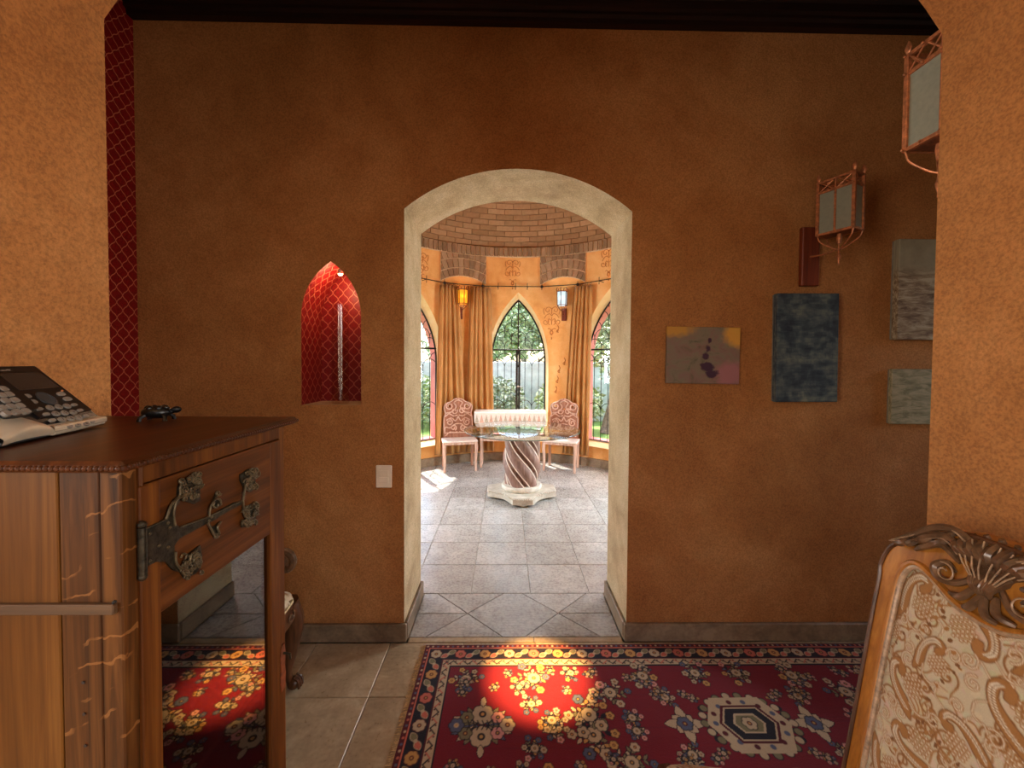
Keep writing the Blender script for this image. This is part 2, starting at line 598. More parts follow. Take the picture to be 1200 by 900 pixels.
def glass(name, color=(1,1,1,1), rough=0.0, f0=0.04, top=0.9):
    n = NT(name)
    n.n.remove(n.b)
    tr = n.new('ShaderNodeBsdfTransparent'); tr.inputs[0].default_value = color
    gl = n.new('ShaderNodeBsdfGlossy'); gl.inputs['Roughness'].default_value = rough
    lw = n.new('ShaderNodeLayerWeight')
    p5 = n.math('POWER', lw.outputs['Facing'], 5.0)
    fac = n.math('ADD', n.math('MULTIPLY', p5, top-f0), f0)
    mx = n.new('ShaderNodeMixShader')
    n.l.new(fac, mx.inputs[0]); n.l.new(tr.outputs[0], mx.inputs[1]); n.l.new(gl.outputs[0], mx.inputs[2])
    n.l.new(mx.outputs[0], n.out.inputs[0])
    M[name] = n.mat
glass('window_glass', (0.95, 0.98, 0.97, 1))
glass('table_glass', (0.92, 0.98, 0.96, 1), 0.0, 0.08)
glass('vase_glass', (0.97, 0.93, 0.90, 1), 0.02, 0.05, 0.5)
glass('cabinet_glass', (0.55, 0.53, 0.50, 1), 0.012, 0.16)

def frosted(name, c, emit=None, strength=0.0):
    n = NT(name)
    f = n.noise(n.coord(), 60, 3, 0.6)
    col = n.ramp(f, [(0.3, lin(tuple(x*0.9 for x in c))), (0.7, lin(c))])
    n.b.inputs['Transmission Weight'].default_value = 0.35
    if emit:
        n.b.inputs['Emission Color'].default_value = lin(emit)
        n.b.inputs['Emission Strength'].default_value = strength
    M[name] = n.set(col, 0.45, spec=0.5)
frosted('frosted_glass', (166, 164, 142))
frosted('amber_lamp_glass', (226, 160, 30), (255, 180, 40), 0.55)
frosted('white_lamp_glass', (190, 210, 212), (225, 245, 255), 0.45)
def emitter(name, c, s):
    n = NT(name)
    n.b.inputs['Emission Color'].default_value = lin(c)
    n.b.inputs['Emission Strength'].default_value = s
    M[name] = n.set(lin(c), 0.4)
emitter('lamp_bulb', (255, 224, 150), 25.0)

def leafy(name, c0, c1, c2, scale=9):
    n = NT(name)
    v = n.coord()
    f = n.noise(v, scale, 4, 0.7)
    col = n.ramp(f, [(0.32, lin(c0)), (0.5, lin(c1)), (0.68, lin(c2))])
    n.b.inputs['Subsurface Weight'].default_value = 0.0
    M[name] = n.set(col, 0.6, spec=0.3)
leafy('leaf', (104, 122, 84), (142, 160, 116), (184, 196, 156))
leafy('leaf_dark', (92, 104, 84), (122, 136, 110), (160, 172, 146))
leafy('grass', (84, 112, 44), (108, 138, 60), (134, 160, 84), 30)

# attribute-coloured weaves (the pattern itself is drawn on the mesh further down)
def weave(name, fine=420, bump=0.4, rough=0.9, sheen=0.2):
    n = NT(name)
    at = n.new('ShaderNodeAttribute', attribute_name='weave')
    f = n.noise(n.coord(), fine, 2, 0.6)
    g = n.ramp(f, [(0.25, (0.72,)*3), (0.75, (1.0,)*3)])
    col = n.mix(0.7, at.outputs['Color'], g, 'MULTIPLY')
    n.bump(f, bump, 0.003)
    n.b.inputs['Sheen Weight'].default_value = sheen
    M[name] = n.set(col, rough, spec=0.2)
weave('rug_weave', 260, 0.6, 0.95, 0.1)
weave('brocade', 700, 0.35, 0.6, 0.1)
# ------------------------------------------------------------------ the setting: sizes in metres
WY, WB = 2.09, 2.50              # front and back of the thick wall with the doorway
XW0, XW1 = -1.93, 3.70           # ends of the corridor
ZP0, ZP1 = 0.30, 1.08            # wall with the wide arch the camera looks through
XL, XR = -1.073, 1.19            # its opening
ZC = 3.60                        # corridor ceiling
DL, DR = -0.541, 0.662           # doorway
DC, DH = (DL+DR)/2, (DR-DL)/2
CX, CY, RR = 0.09, 4.03, 2.00    # round room

def fy(y):
    return lambda u, v, d: (u, d, v)

# --- thick wall with doorway and niche
NX0, NX1, NZ0, NZS, NZT = -1.082, -0.768, 1.268, 1.735, 2.025
NC, NH = (NX0+NX1)/2, (NX1-NX0)/2
NDEP = 0.23
door_arc = [(x+DC, z) for x, z in arch_points(DH, 0.0, 2.305, 2.520, 14)]
niche_arc = [(x+NC, z) for x, z in arch_points(NH, NZ0, NZS, NZT, 10, True)]
mb = MB()
def skin(poly, holes, Y, mi):
    mb.cur = mi
    loops = [poly] + holes
    pts = [p for l in loops for p in l]
    ids = [mb.vert((p[0], Y, p[1])) for p in pts]
    for t in geometry.tessellate_polygon([[Vector((p[0], p[1], 0)) for p in l] for l in loops]):
        mb.face([ids[i] for i in t])
outer = [(XW0, 0)] + door_arc + [(XW1, 0), (XW1, ZC), (XW0, ZC)]
outer_b = [(XW0, 0)] + door_arc + [(XW1, 0), (XW1, 4.7), (XW0, 4.7)]
skin(outer, [niche_arc], WY, 0)
skin(outer_b, [], WB, 1)
mb.cur = 2
for a, b in zip(door_arc, door_arc[1:]):
    mb.poly([(a[0], WY, a[1]), (b[0], WY, b[1]), (b[0], WB, b[1]), (a[0], WB, a[1])])
mb.cur = 0
mb.poly([(XW0, WY, ZC), (XW1, WY, ZC), (XW1, WY, 4.7), (XW0, WY, 4.7)])
wall_far = struct(mb.build('wall_far', [M['terracotta'], M['ochre'], M['stucco']], fix=False), 'dark terracotta plaster wall with cream arched doorway and pointed niche')

def paper_attr(o, uv):
    a = o.data.attributes.new('paper', 'FLOAT_VECTOR', 'POINT')
    a.data.foreach_set('vector', [c for p in uv for c in (p[0], p[1], 0.0)])

# --- papered niche
mb = MB(); uv = []
loop = niche_arc + [niche_arc[0]]
per = 0.0
for k, (a, b) in enumerate(zip(loop, loop[1:])):
    d = math.dist(a, b)
    for p, s, dd in ((a, per, 0), (b, per+d, 0), (b, per+d, NDEP), (a, per, NDEP)):
        mb.vert((p[0], WY+dd, p[1])); uv.append((dd, s) )
    i = len(mb.v)
    mb.cur = 1 if k == len(loop)-2 else 0
    mb.face((i-4, i-3, i-2, i-1))
    per += d
mb.cur = 0
ids = []
for p in niche_arc:
    ids.append(mb.vert((p[0], WY+NDEP, p[1]))); uv.append((p[0]-NC, p[1]))
for t in geometry.tessellate_polygon([[Vector((p[0], p[1], 0)) for p in niche_arc]]):
    mb.face([ids[i] for i in t])
o = struct(mb.build('wall_niche', [M['wallpaper'], M['stucco']], fix=False), 'pointed wall niche lined with red trellis wallpaper')
paper_attr(o, uv)

# --- red papered end wall of the corridor
mb = MB(); uv = []
for y, z in ((ZP1, 0), (WY, 0), (WY, ZC), (ZP1, ZC)):
    mb.vert((XW0, y, z)); uv.append((y, z))
mb.face((0, 1, 2, 3))
for y, z in ((ZP1, 0), (WB+.1, 0), (WB+.1, ZC+.1), (ZP1, ZC+.1)):
    mb.vert((XW0-.1, y-.05, z-.1)); uv.append((y, z))
mb.face((4, 5, 6, 7))
o = struct(mb.build('wall_left', [M['wallpaper']], fix=False), 'end wall covered in red trellis wallpaper')
paper_attr(o, uv)

# --- wall with the wide arch, in front
near_arc = [(x+(XL+XR)/2, z) for x, z in arch_points((XR-XL)/2, 0.0, 2.404, 3.00, 16)]
mb = MB()
mb.prism([(XW0-0.1, 0)] + near_arc + [(XW1+0.1, 0), (XW1+0.1, ZC), (XW0-0.1, ZC)], fy(0), ZP0, ZP1)
struct(mb.build('wall_near', M['terracotta']), 'ochre stippled plaster wall with a wide arch')
NL, NR = -2.6, 2.7                # room behind the camera
for nm, x0, x1 in (('wall_room_left', NL-0.12, NL), ('wall_room_right', NR, NR+0.12)):
    m = MB(); m.prism([(-3.12, 0), (ZP0, 0), (ZP0, 3.6), (-3.12, 3.6)], lambda u, v, d: (d, u, v), x0, x1, [[(-1.95, 0.7), (-0.45, 0.7), (-0.45, 2.7), (-1.95, 2.7)]])
    struct(m.build(nm, M['terracotta']))
mb = MB(); mb.box((NL-0.12, -3.12, 3.6), (NR+0.12, ZP0, 3.7)); struct(mb.build('ceiling_room', M['cream_paint']))
def holed(name, fn, outer, hole, d0, d1):
    m = MB(); m.prism(outer, fn, d0, d1, [hole]); return struct(m.build(name, M['terracotta']))
m = MB()
m.prism([(NL, 0), (NR, 0), (NR, 3.6), (NL, 3.6)], lambda u, v, d: (u, d, v), -3.12, -3.0,
        [[(-2.2, 0.7), (-0.7, 0.7), (-0.7, 2.7), (-2.2, 2.7)], [(0.8, 0.7), (2.3, 0.7), (2.3, 2.7), (0.8, 2.7)]])
struct(m.build('wall_back', M['terracotta']))
holed('wall_right', lambda u, v, d: (d, u, v), [(ZP1, 0), (WY, 0), (WY, ZC), (ZP1, ZC)],
      [(1.17, 1.08), (1.95, 1.08), (1.95, 2.42), (1.17, 2.42)], XW1, XW1+0.12)
def plain_window(name, fn, u0, u1, v0, v1):
    m = MB()
    for a, b, c, d in ((u0, u1, v0, v0+.05), (u0, u1, v1-.05, v1), (u0, u0+.05, v0, v1), (u1-.05, u1, v0, v1), ((u0+u1)/2-.02, (u0+u1)/2+.02, v0, v1)):
        p = fn(a, c, 0.0); q = fn(b, d, 0.05)
        m.box([min(p[k], q[k]) for k in range(3)], [max(p[k], q[k]) for k in range(3)], 0.006)
    return struct(m.build(name, M['walnut']))
plain_window('window_6', lambda u, v, d: (u, -3.05+d, v), -2.2, -0.7, 0.7, 2.7)
plain_window('window_8', lambda u, v, d: (u, -3.05+d, v), 0.8, 2.3, 0.7, 2.7)
plain_window('window_9', lambda u, v, d: (NL-0.05+d, u, v), -1.95, -0.45, 0.7, 2.7)
plain_window('window_10', lambda u, v, d: (NR+d, u, v), -1.95, -0.45, 0.7, 2.7)
plain_window('window_7', lambda u, v, d: (XW1+0.01+d, u, v), 1.17, 1.95, 1.08, 2.42)

# --- corridor ceiling and crown
mb = MB(); mb.box((XW0-.1, ZP0, ZC), (XW1+.1, WY, ZC+0.1)); struct(mb.build('ceiling', M['dark_beam']), 'dark wooden ceiling')
prof = [(2.089, 3.246), (2.052, 3.246), (2.050, 3.268), (2.034, 3.276), (2.034, 3.292), (2.018, 3.298), (2.010, 3.330), (1.985, 3.352),
        (1.975, 3.395), (1.94, 3.43), (1.93, 3.50), (1.87, 3.56), (1.86, 3.599), (2.089, 3.599)]
mb = MB(); mb.prism(prof, lambda u, v, d: (d, u, v), XW0+0.001, XW1-0.001)
struct(mb.build('trim_1', M['dark_beam']), 'dark stepped wooden crown moulding')

# --- skirting stones
def skirting(name, boxes):
    m = MB()
    for lo, hi in boxes: m.box(lo, hi, 0.004)
    return struct(m.build(name, M['skirting_stone']))
skirting('baseboard_left', [((XW0+.005, WY-0.022, 0.0), (DL+0.016, WY-0.001, 0.096))])
skirting('baseboard_right', [((DR-0.016, WY-0.022, 0.0), (XW1-.005, WY-0.001, 0.096))])
skirting('baseboard_doorway_left', [((DL+0.001, WY-0.0005, 0.0), (DL+0.020, WB, 0.096))])
skirting('baseboard_doorway_right', [((DR-0.020, WY-0.0005, 0.0), (DR-0.001, WB, 0.096))])

# ------------------------------------------------------------------ floor with its stone tiles
floor = root('floor', 'pale limestone tile floor')
mb = MB(); mb.box((NL-.1, -3.1, -0.10), (XW1+.1, WB, -0.006)); mb.build('mortar_bed', M['mortar'], floor)
mb = MB(); mb.lathe([(RR+0.34, -0.10), (RR+0.34, -0.006)], 64, (CX, CY, 0)); mb.build('mortar_bed', M['mortar'], floor)
TG = 0.0016
def clip_poly(poly, inside, cut):
    out = []
    n = len(poly)
    for i in range(n):
        a = poly[i]; b = poly[(i+1) % n]
        ia, ib = inside(a), inside(b)
        if ia: out.append(a)
        if ia != ib: out.append(cut(a, b))
    return out
def clip_half(poly, nx, ny, c):
    """keep nx*x + ny*y <= c"""
    f = lambda p: nx*p[0] + ny*p[1] - c
    def cut(a, b):
        t = f(a) / (f(a) - f(b)); return (a[0]+(b[0]-a[0])*t, a[1]+(b[1]-a[1])*t)
    return clip_poly(poly, lambda p: f(p) <= 0, cut)
def area(p):
    return abs(sum(p[i][0]*p[(i+1) % len(p)][1] - p[(i+1) % len(p)][0]*p[i][1] for i in range(len(p)))) / 2
tile_cache = {}
def shrink(poly, g):
    n = len(poly); cx = sum(p[0] for p in poly)/n; cy = sum(p[1] for p in poly)/n
    s = sum((poly[i][0]*poly[(i+1) % n][1] - poly[(i+1) % n][0]*poly[i][1]) for i in range(n))
    sg = 1 if s > 0 else -1
    out = poly
    for i in range(n):
        a = poly[i]; b = poly[(i+1) % n]
        dx, dy = b[0]-a[0], b[1]-a[1]; L = math.hypot(dx, dy)
        if L < 1e-6: continue
        nx, ny = sg*dy/L, -sg*dx/L
        out = clip_half(out, nx, ny, nx*a[0]+ny*a[1]-g)
        if len(out) < 3: return []
    return out
def tile(poly, parent=None, mat='floor_stone'):
    q = shrink(poly, TG)
    if len(q) < 3 or area(q) < 2e-4: return
    n = len(q); cx = sum(p[0] for p in q)/n; cy = sum(p[1] for p in q)/n
    key = (mat,) + tuple(round(c, 4) for p in q for c in (p[0]-cx, p[1]-cy))
    if key not in tile_cache:
        m = MB()
        top = shrink([(p[0]-cx, p[1]-cy) for p in q], 0.0025)
        low = [(p[0]-cx, p[1]-cy) for p in q]
        if len(top) == len(low):
            a = [m.vert((x, y, 0.0)) for x, y in top]; b = [m.vert((x, y, -0.0025)) for x, y in low]; c = [m.vert((x, y, -0.012)) for x, y in low]
            m.face(a)
            for i in range(n):
                j = (i+1) % n
                m.face((a[i], b[i], b[j], a[j])); m.face((b[i], c[i], c[j], b[j]))
        else:
            m.prism(low, lambda u, v, d: (u, v, d), -0.012, 0.0)
        tile_cache[key] = m.mesh('tile', M[mat])
    piece('tile', tile_cache[key], parent or floor, (cx, cy, random.uniform(-0.0006, 0.0)))
GX0, GP = -0.607, 0.386
def rect(x0, x1, y0, y1): return [(x0, y0), (x1, y0), (x1, y1), (x0, y1)]
def clip_rect(p, x0, x1, y0, y1):
    for nx, ny, c in ((1, 0, x1), (-1, 0, -x0), (0, 1, y1), (0, -1, -y0)):
        p = clip_half(p, nx, ny, c)
        if len(p) < 3: return []
    return p
TH0, TH1 = 2.112, 2.518          # threshold slabs in the doorway
for r in range(14):
    y1 = TH0 - 0.383*r; y0 = y1 - 0.383
    for c in range(-6, 12):
        x0 = GX0 + GP*c; x1 = x0 + GP
        p = rect(x0, x1, y0, y1)
        for reg in ((XW0, XW1, ZP1, WY-0.02), (XL, XR, ZP0, ZP1), (NL, NR, -3.0, ZP0)):
            q = clip_rect(p, *reg)
            if len(q) >= 3: tile(q)
tile(rect(DL+.02, 0.16, WY-0.02, TH0)); tile(rect(0.16, DR-.02, WY-0.02, TH0))
# threshold: two crossed squares with long hexagon between, cut from stone
a0, a1, b0, b1 = -0.435, -0.008, 0.112, 0.530
ym = (TH0+TH1)/2; am = (a0+a1)/2; bm_ = (b0+b1)/2
xl, xr = DL+0.02, DR-0.02
for poly in ([(a0, TH0), (a1, TH0), (am, ym)], [(a0, TH1), (am, ym), (a1, TH1)],
             [(b0, TH0), (b1, TH0), (bm_, ym)], [(b0, TH1), (bm_, ym), (b1, TH1)],
             [(a1, TH0), (b0, TH0), (bm_, ym), (b0, TH1), (a1, TH1), (am, ym)],
             [(xl, TH0), (a0, TH0), (am, ym), (xl, ym)], [(xl, ym), (am, ym), (a0, TH1), (xl, TH1)],
             [(b1, TH0), (xr, TH0), (xr, ym), (bm_, ym)], [(bm_, ym), (xr, ym), (xr, TH1), (b1, TH1)]):
    tile(poly, mat='sky_cooled_floor_stone')
RF = RR - 0.024
circ = [(CX + RF*math.cos(2*PI*i/72), CY + RF*math.sin(2*PI*i/72)) for i in range(72)]
for r in range(11):
    y0 = TH1 + 0.362*r; y1 = y0 + 0.362
    for c in range(-5, 8):
        x0 = GX0 + GP*c + (0.0 if r < 40 else 0); x1 = x0 + GP
        q = rect(x0, x1, y0, y1)
        ds = [math.hypot(px-CX, py-CY) for px, py in q]
        if min(ds) > RF + 0.2: continue
        if max(ds) > RF:
            for i in range(72):
                a = circ[i]; b = circ[(i+1) % 72]
                nx, ny = b[1]-a[1], a[0]-b[0]; L = math.hypot(nx, ny); nx /= L; ny /= L
                q = clip_half(q, nx, ny, nx*a[0]+ny*a[1])
                if len(q) < 3: break
        if len(q) >= 3: tile(q, mat='sky_cooled_floor_stone')

# ------------------------------------------------------------------ round room
def cyl(th, r, z):
    """place on the round wall, relative to the room's centre; th from straight ahead towards the right, radians"""
    return (r*math.sin(th), r*math.cos(th), z)
D2R = PI/180
WIN_TH = [2.6*D2R, -43.5*D2R, 43.5*D2R, -92*D2R, 92*D2R]
W_IN = (0.490, 0.300, 1.50, 2.575)       # half width, sill, spring, apex on the room side
W_FR = (0.424, 0.361, 1.50, 2.486)       # at the iron frame
RFR = RR + 0.12; ROUT = RR + 0.36
SR = 2.1                                 # arc length to angle
def wtop(s, spec):
    h, sill, zs, zt = spec
    rise = zt - zs; r = (h*h+rise*rise)/(2*h)
    return zs + math.sqrt(max(0, r*r - (abs(s)-h+r)**2))
def swall(mb, R, spec, ztop, th_end):
    st = []
    for tw in WIN_TH:
        for i in range(29):
            s = -spec[0] + 2*spec[0]*(0.5-0.5*math.cos(PI*i/28))
            st.append((tw + s/SR, tw, s))
    k = -th_end
    while k <= th_end + 1e-6:
        if all(abs(k-tw) > spec[0]/SR + 0.003 for tw in WIN_TH): st.append((k, None, 0))
        k += 3*D2R
    st.sort(key=lambda t: t[0])
    for a, b in zip(st, st[1:]):
        q = lambda th0, th1, z00, z10, z11, z01: mb.poly([cyl(th0, R, z00), cyl(th1, R, z10), cyl(th1, R, z11), cyl(th0, R, z01)])
        if a[1] is not None and a[1] == b[1]:
            q(a[0], b[0], 0, 0, spec[1], spec[1])
            q(a[0], b[0], wtop(a[2], spec), wtop(b[2], spec), ztop, ztop)
        else:
            q(a[0], b[0], 0, 0, ztop, ztop)
def w_outline(spec, n=16):
    h, sill, zs, zt = spec
    return arch_points(h, sill, zs, zt, n, True)
TH_END = 139.9*D2R
mb = MB()
mb.cur = 0; swall(mb, RR, W_IN, 3.246, TH_END)
mb.cur = 2; swall(mb, ROUT, W_FR, 4.2, TH_END)
for tw in WIN_TH:
    A = w_outline(W_IN); B = w_outline(W_FR)
    A.append(A[0]); B.append(B[0])
    for i in range(len(A)-1):
        mb.cur = 1
        f = lambda P, r: cyl(tw + P[0]/SR, r, P[1])
        mb.poly([f(A[i], RR), f(A[i+1], RR), f(B[i+1], RFR), f(B[i], RFR)])
        mb.cur = 2
        mb.poly([f(B[i], RFR), f(B[i+1], RFR), f(B[i+1], ROUT), f(B[i], ROUT)])
wall_round = root('wall_round', 'curved orange plaster wall with pointed windows and brick courses', (CX, CY, 0))
o = mb.build('plaster', [M['ochre'], M['cream_paint'], M['salmon_paint']], wall_round, smooth=30, fix=False)

# stone skirting of the round room, in curved lengths
for k in range(-9, 9):
    m = MB(); t0 = (k*15.5)*D2R + 0.002; t1 = ((k+1)*15.5)*D2R - 0.002
    m.grid([[cyl(t0+(t1-t0)*i/4, r, z) for (r, z) in ((RR-.001, 0), (RR-.022, 0), (RR-.022, .116), (RR-.016, .122), (RR-.001, .122), (RR-.001, 0))] for i in range(5)])
    m.build('skirting_stone', M['skirting_stone'], wall_round)

# soldier course of upright bricks under the dome
mb = MB(); mb.grid([[cyl(th*D2R, r, z) for r, z in ((RR-.001, 3.100), (RR-.018, 3.100), (RR-.018, 3.246), (RR+0.1, 3.246))] for th in np.arange(-139.9, 140, 2)])
mb.build('mortar_band', M['pale_mortar'], wall_round)
nb = 134
da = 2*TH_END/nb
m = MB()
m.box((-0.5*RR*da+0.007, 1.966, -0.0645), (0.5*RR*da-0.007, 1.995, 0.0645), 0.004)
sold = m.mesh('brick', M['brick'])
for i in range(nb):
    th = -TH_END + da*(i+0.5)
    piece('brick', sold, wall_round, (0, 0, 3.175 + random.uniform(-.002, .002)), (0, 0, -th))

# two segmental brick arches
AR_ZC, AR_HW = 2.135, 0.350
def wedge(a0, a1, r0, r1):
    P = [(r0*math.sin(a0), AR_ZC+r0*math.cos(a0)), (r0*math.sin(a1), AR_ZC+r0*math.cos(a1)), (r1*math.sin(a1), AR_ZC+r1*math.cos(a1)), (r1*math.sin(a0), AR_ZC+r1*math.cos(a0))]
    for nx, ny, c in ((1, 0, AR_HW), (-1, 0, AR_HW), (0, 1, 3.098)):
        P = clip_half(P, nx, ny, c)
        if len(P) < 3: return []
    return P
wedges = []
for r0, r1, step in ((0.645, 0.762, 6.6), (0.768, 0.90, 5.9), (0.906, 1.04, 5.2)):
    k = -9
    while k < 9:
        P = wedge((k*step)*D2R, ((k+1)*step)*D2R, r0, r1)
        if len(P) >= 3:
            P = shrink(P, 0.0055)
            if len(P) >= 3 and area(P) > 3e-4:
                m = MB(); m.prism(P, lambda u, v, d: cyl(u/RR, d, v), RR-0.036, RR-0.002)
                wedges.append(m.mesh('brick', M['brick']))
        k += 1
ARCH_TH = (-21.8*D2R, 22.0*D2R)
bk = [(-AR_HW, 3.10)] + [(x, AR_ZC + math.sqrt(0.642**2 - x*x)) for x in np.linspace(-AR_HW, AR_HW, 13)] + [(AR_HW, 3.10)]
for th in ARCH_TH:
    m = MB()
    for x0, x1 in zip(bk[1:-1], bk[2:-1]):
        m.poly([cyl(x0[0]/RR, RR-.020, x0[1]), cyl(x1[0]/RR, RR-.020, x1[1]), cyl(x1[0]/RR, RR-.020, 3.10), cyl(x0[0]/RR, RR-.020, 3.10)])
        m.poly([cyl(x0[0]/RR, RR-.020, x0[1]), cyl(x1[0]/RR, RR-.020, x1[1]), cyl(x1[0]/RR, RR, x1[1]), cyl(x0[0]/RR, RR, x0[1])])
    for s in (-1, 1):
        e = bk[1] if s < 0 else bk[-2]
        m.poly([cyl(e[0]/RR, RR-.020, e[1]), cyl(e[0]/RR, RR, e[1]), cyl(e[0]/RR, RR, 3.10), cyl(e[0]/RR, RR-.020, 3.10)])
    o = m.build('arch_mortar', M['pale_mortar'], wall_round, fix=False); o.rotation_euler = (0, 0, -th)
    for me in wedges: piece('brick', me, wall_round, (0, 0, 0), (0, 0, -th))

# dome: mortar shell, then courses of bricks
DZ, DRAD, DHT = 3.246, 2.04, 1.45
dome = root('ceiling_dome', 'shallow dome of pale brown bricks', (CX, CY, 0))
def dome_pt(ph, th, off=0.0):
    r = (DRAD-off)*math.cos(ph); return (r*math.sin(th), max(r*math.cos(th), 2.47-CY-off*0.3), DZ + (DHT-off)*math.sin(ph))
mb = MB(); mb.grid([[dome_pt(PI/2*j/24, 2*PI*i/72) for j in range(25)] for i in range(72)], True)
mb.build('mortar_shell', M['dome_mortar'], dome, smooth=True, fix=False)
phis = [0.012]
while phis[-1] < 1.40:
    ph = phis[-1]
    ds = math.hypot(DRAD*math.sin(ph), DHT*math.cos(ph))
    phis.append(ph + 0.078/ds)
rest = MB(); ndome = 0
for row, (p0, p1) in enumerate(zip(phis, phis[1:])):
    r = DRAD*math.cos((p0+p1)/2)
    n = max(6, int(round(2*PI*r/0.255)))
    dth = 2*PI/n
    g = 0.0045
    def brick_mesh(m, th0):
        gp = g/1.6; gt = g/r
        A = [dome_pt(p, th0 + s*(dth/2-gt), o) for o in (0.0, 0.016) for p in (p0+gp, p1-gp) for s in (-1, 1)]
        i = [m.vert(p) for p in A]
        for q in ((4, 5, 7, 6), (0, 1, 5, 4), (2, 6, 7, 3), (0, 4, 6, 2), (1, 3, 7, 5)): m.face([i[k] for k in q])
    m = MB(); brick_mesh(m, 0.0); me = m.mesh('brick', M['dome_brick'])
    for k in range(n):
        th = (k + (0.5 if row % 2 else 0))*dth
        th = (th+PI) % (2*PI) - PI
        if row < 13 and abs(th) < 62*D2R and ndome < 300:
            piece('brick', me, dome, (0, 0, 0), (0, 0, -th)); ndome += 1
        else:
            brick_mesh(rest, th)
o = rest.build('far_bricks', M['dome_brick'], dome, fix=False); o['kind'] = 'stuff'

# pointed windows with iron scrollwork
def iron_window(name, tw):
    w = root(name, 'pointed window with black iron scrollwork', (CX, CY, 0))
    w.rotation_euler = (0, 0, -tw)
    h, sill, zs, zt = W_FR
    P = lambda s, z, r=RFR: cyl(s/SR, r, z)
    inside = lambda s, z: abs(s) <= h-0.012 and z >= sill and z < wtop(s, W_FR)-0.012
    TR = 1.70
    m = MB()
    loop = w_outline((h-0.010, sill+0.010, zs, zt-0.016))
    m.tube([P(s, z) for s, z in loop], 0.013, 6, closed=True); m.build('frame', M['iron'], w)
    m = MB(); m.tube([P(s, TR) for s in np.linspace(-h, h, 9)], 0.013, 6); m.build('transom', M['iron'], w)
    m = MB(); m.box((-0.009, RFR-.012, TR), (0.009, RFR+.012, zt-.02)); m.build('upper_mullion', M['iron'], w)
    for s in (-1, 1):
        m = MB(); m.box((min(s*0.002, s*0.036), RFR-.018, sill), (max(s*0.002, s*0.036), RFR+.014, TR-.005), 0.003); m.build('casement_stile', M['iron'], w)
    m = MB(); m.ball((0.0, RFR-.035, 1.13), 0.016, 8); m.tube([(0, RFR-.035, 1.13), (0.05, RFR-.04, 1.125)], 0.006, 6); m.build('handle', M['steel'], w)
    bars = MB()
    rb = 0.0052
    def bar(pts):
        run = []
        for s, z in pts:
            if inside(s, z): run.append(P(s, z))
            else:
                if len(run) > 1: bars.tube(run, rb, 5)
                run = []
        if len(run) > 1: bars.tube(run, rb, 5)
    pr = 0.106
    for k in range(6):                    # fish-scale arcs above the transom
        zb = TR + 0.035 + 0.135*k
        xs = [pr*(2*i+1) for i in range(-3, 3)] if k % 2 == 0 else [pr*2*i for i in range(-2, 3)]
        for xc in xs:
            bar([(xc + pr*math.cos(PI*i/14), zb + 1.15*pr*math.sin(PI*i/14)) for i in range(15)])
            for e in (-1,):
                bar([(xc-pr, zb - 0.10 + 0.10*i/4) for i in range(5)])
    for k, zb in enumerate((1.53, 1.43)): # scallops under the transom
        xs = [pr*2*i for i in range(-2, 3)] if k == 0 else [pr*(2*i+1) for i in range(-2, 2)]
        for xc in xs: bar([(xc + pr*math.cos(PI*i/14), zb + 1.1*pr*math.sin(PI*i/14)) for i in range(15)])
    for i in range(-4, 5):
        if i == 0: continue
        zb = 1.53 if i % 2 else 1.43
        bar([(pr*i, sill + (zb-sill)*j/10) for j in range(11)])
    for i in range(-2, 2):
        xc = pr*(2*i+1); bar([(xc + pr*math.cos(PI*j/14), 0.80 + 1.1*pr*math.sin(PI*j/14)) for j in range(15)])
    bars.build('scroll_bars', M['iron'], w, smooth=True)
    for sg in (-1, 1):
        for lo, hi in ((sill, None), (TR, None)):
            m = MB()
            cols = []
            for i in range(9):
                s = sg*(0.004 + (h-0.006)*i/8)
                top = wtop(s, W_FR)-0.004
                z1 = min(top, TR) if lo == sill else top
                cols.append([P(s, min(lo, z1), RFR+0.016), P(s, z1, RFR+0.016)])
            if lo == TR: cols = [c for c in cols if c[1][2] > TR + .01]
            m.grid(cols); m.build('pane', M['window_glass'], w, fix=False)
    return w
for i, tw in enumerate(WIN_TH): iron_window('window_%d' % (i+1), tw)

# stencilled ornaments on the plaster
def stencil(th, z0, sc, part='full'):
    m = MB()
    def line(pts, r=0.0048):
        m.tube([cyl(th + p[0]*sc/RR, RR-0.0012, z0 + p[1]*sc) for p in pts], r*sc/1.0, 5)
    for s in (-1, 1):
        fl = lambda P: [(s*x, y) for x, y in P]
        if part in ('full', 'crest'):
            line(fl(spiral(0.05, 0.10, 0.05, 0.012, PI, -1.1))); line(fl(spiral(0.085, -0.06, 0.045, 0.01, PI*0.8, 1.2)))
            line(fl(smoothpath([(0.0, 0.02), (0.03, 0.05), (0.075, 0.03), (0.10, -0.01)], 5)))
            line(fl(smoothpath([(0.01, -0.04), (0.04, -0.02), (0.055, -0.07), (0.03, -0.10)], 5)))
            line(fl(smoothpath([(0.10, 0.13), (0.115, 0.09), (0.10, 0.04)], 4)))
        if part == 'full':
            line(fl(smoothpath([(0.0, -0.19), (0.03, -0.15), (0.055, -0.16)], 4)))
    line([(0, 0.13), (0, 0.04)], 0.0055); line([(0, 0.0), (0, -0.10)], 0.0055)
    line(smoothpath([(0.0, -0.24), (0.02, -0.21), (0, -0.17), (-0.02, -0.21), (0, -0.24)], 4), 0.007)
    if part == 'full': line([(0, -0.27), (0, -0.30)], 0.009)
    m.build('stencil_ornament', M['stencil_paint'], wall_round)
def th_of(px, r=RR): 
    """angle on the round wall seen at this image column"""
    d = ray(px, 425); d = Vector((d.x, d.y)).normalized()
    e = Vector((EYE.x-CX, EYE.y-CY)); b = e.dot(d); c = e.dot(e) - r*r
    p = e + d*(-b + math.sqrt(b*b-c))
    return math.atan2(p.x, p.y), (p - e).length
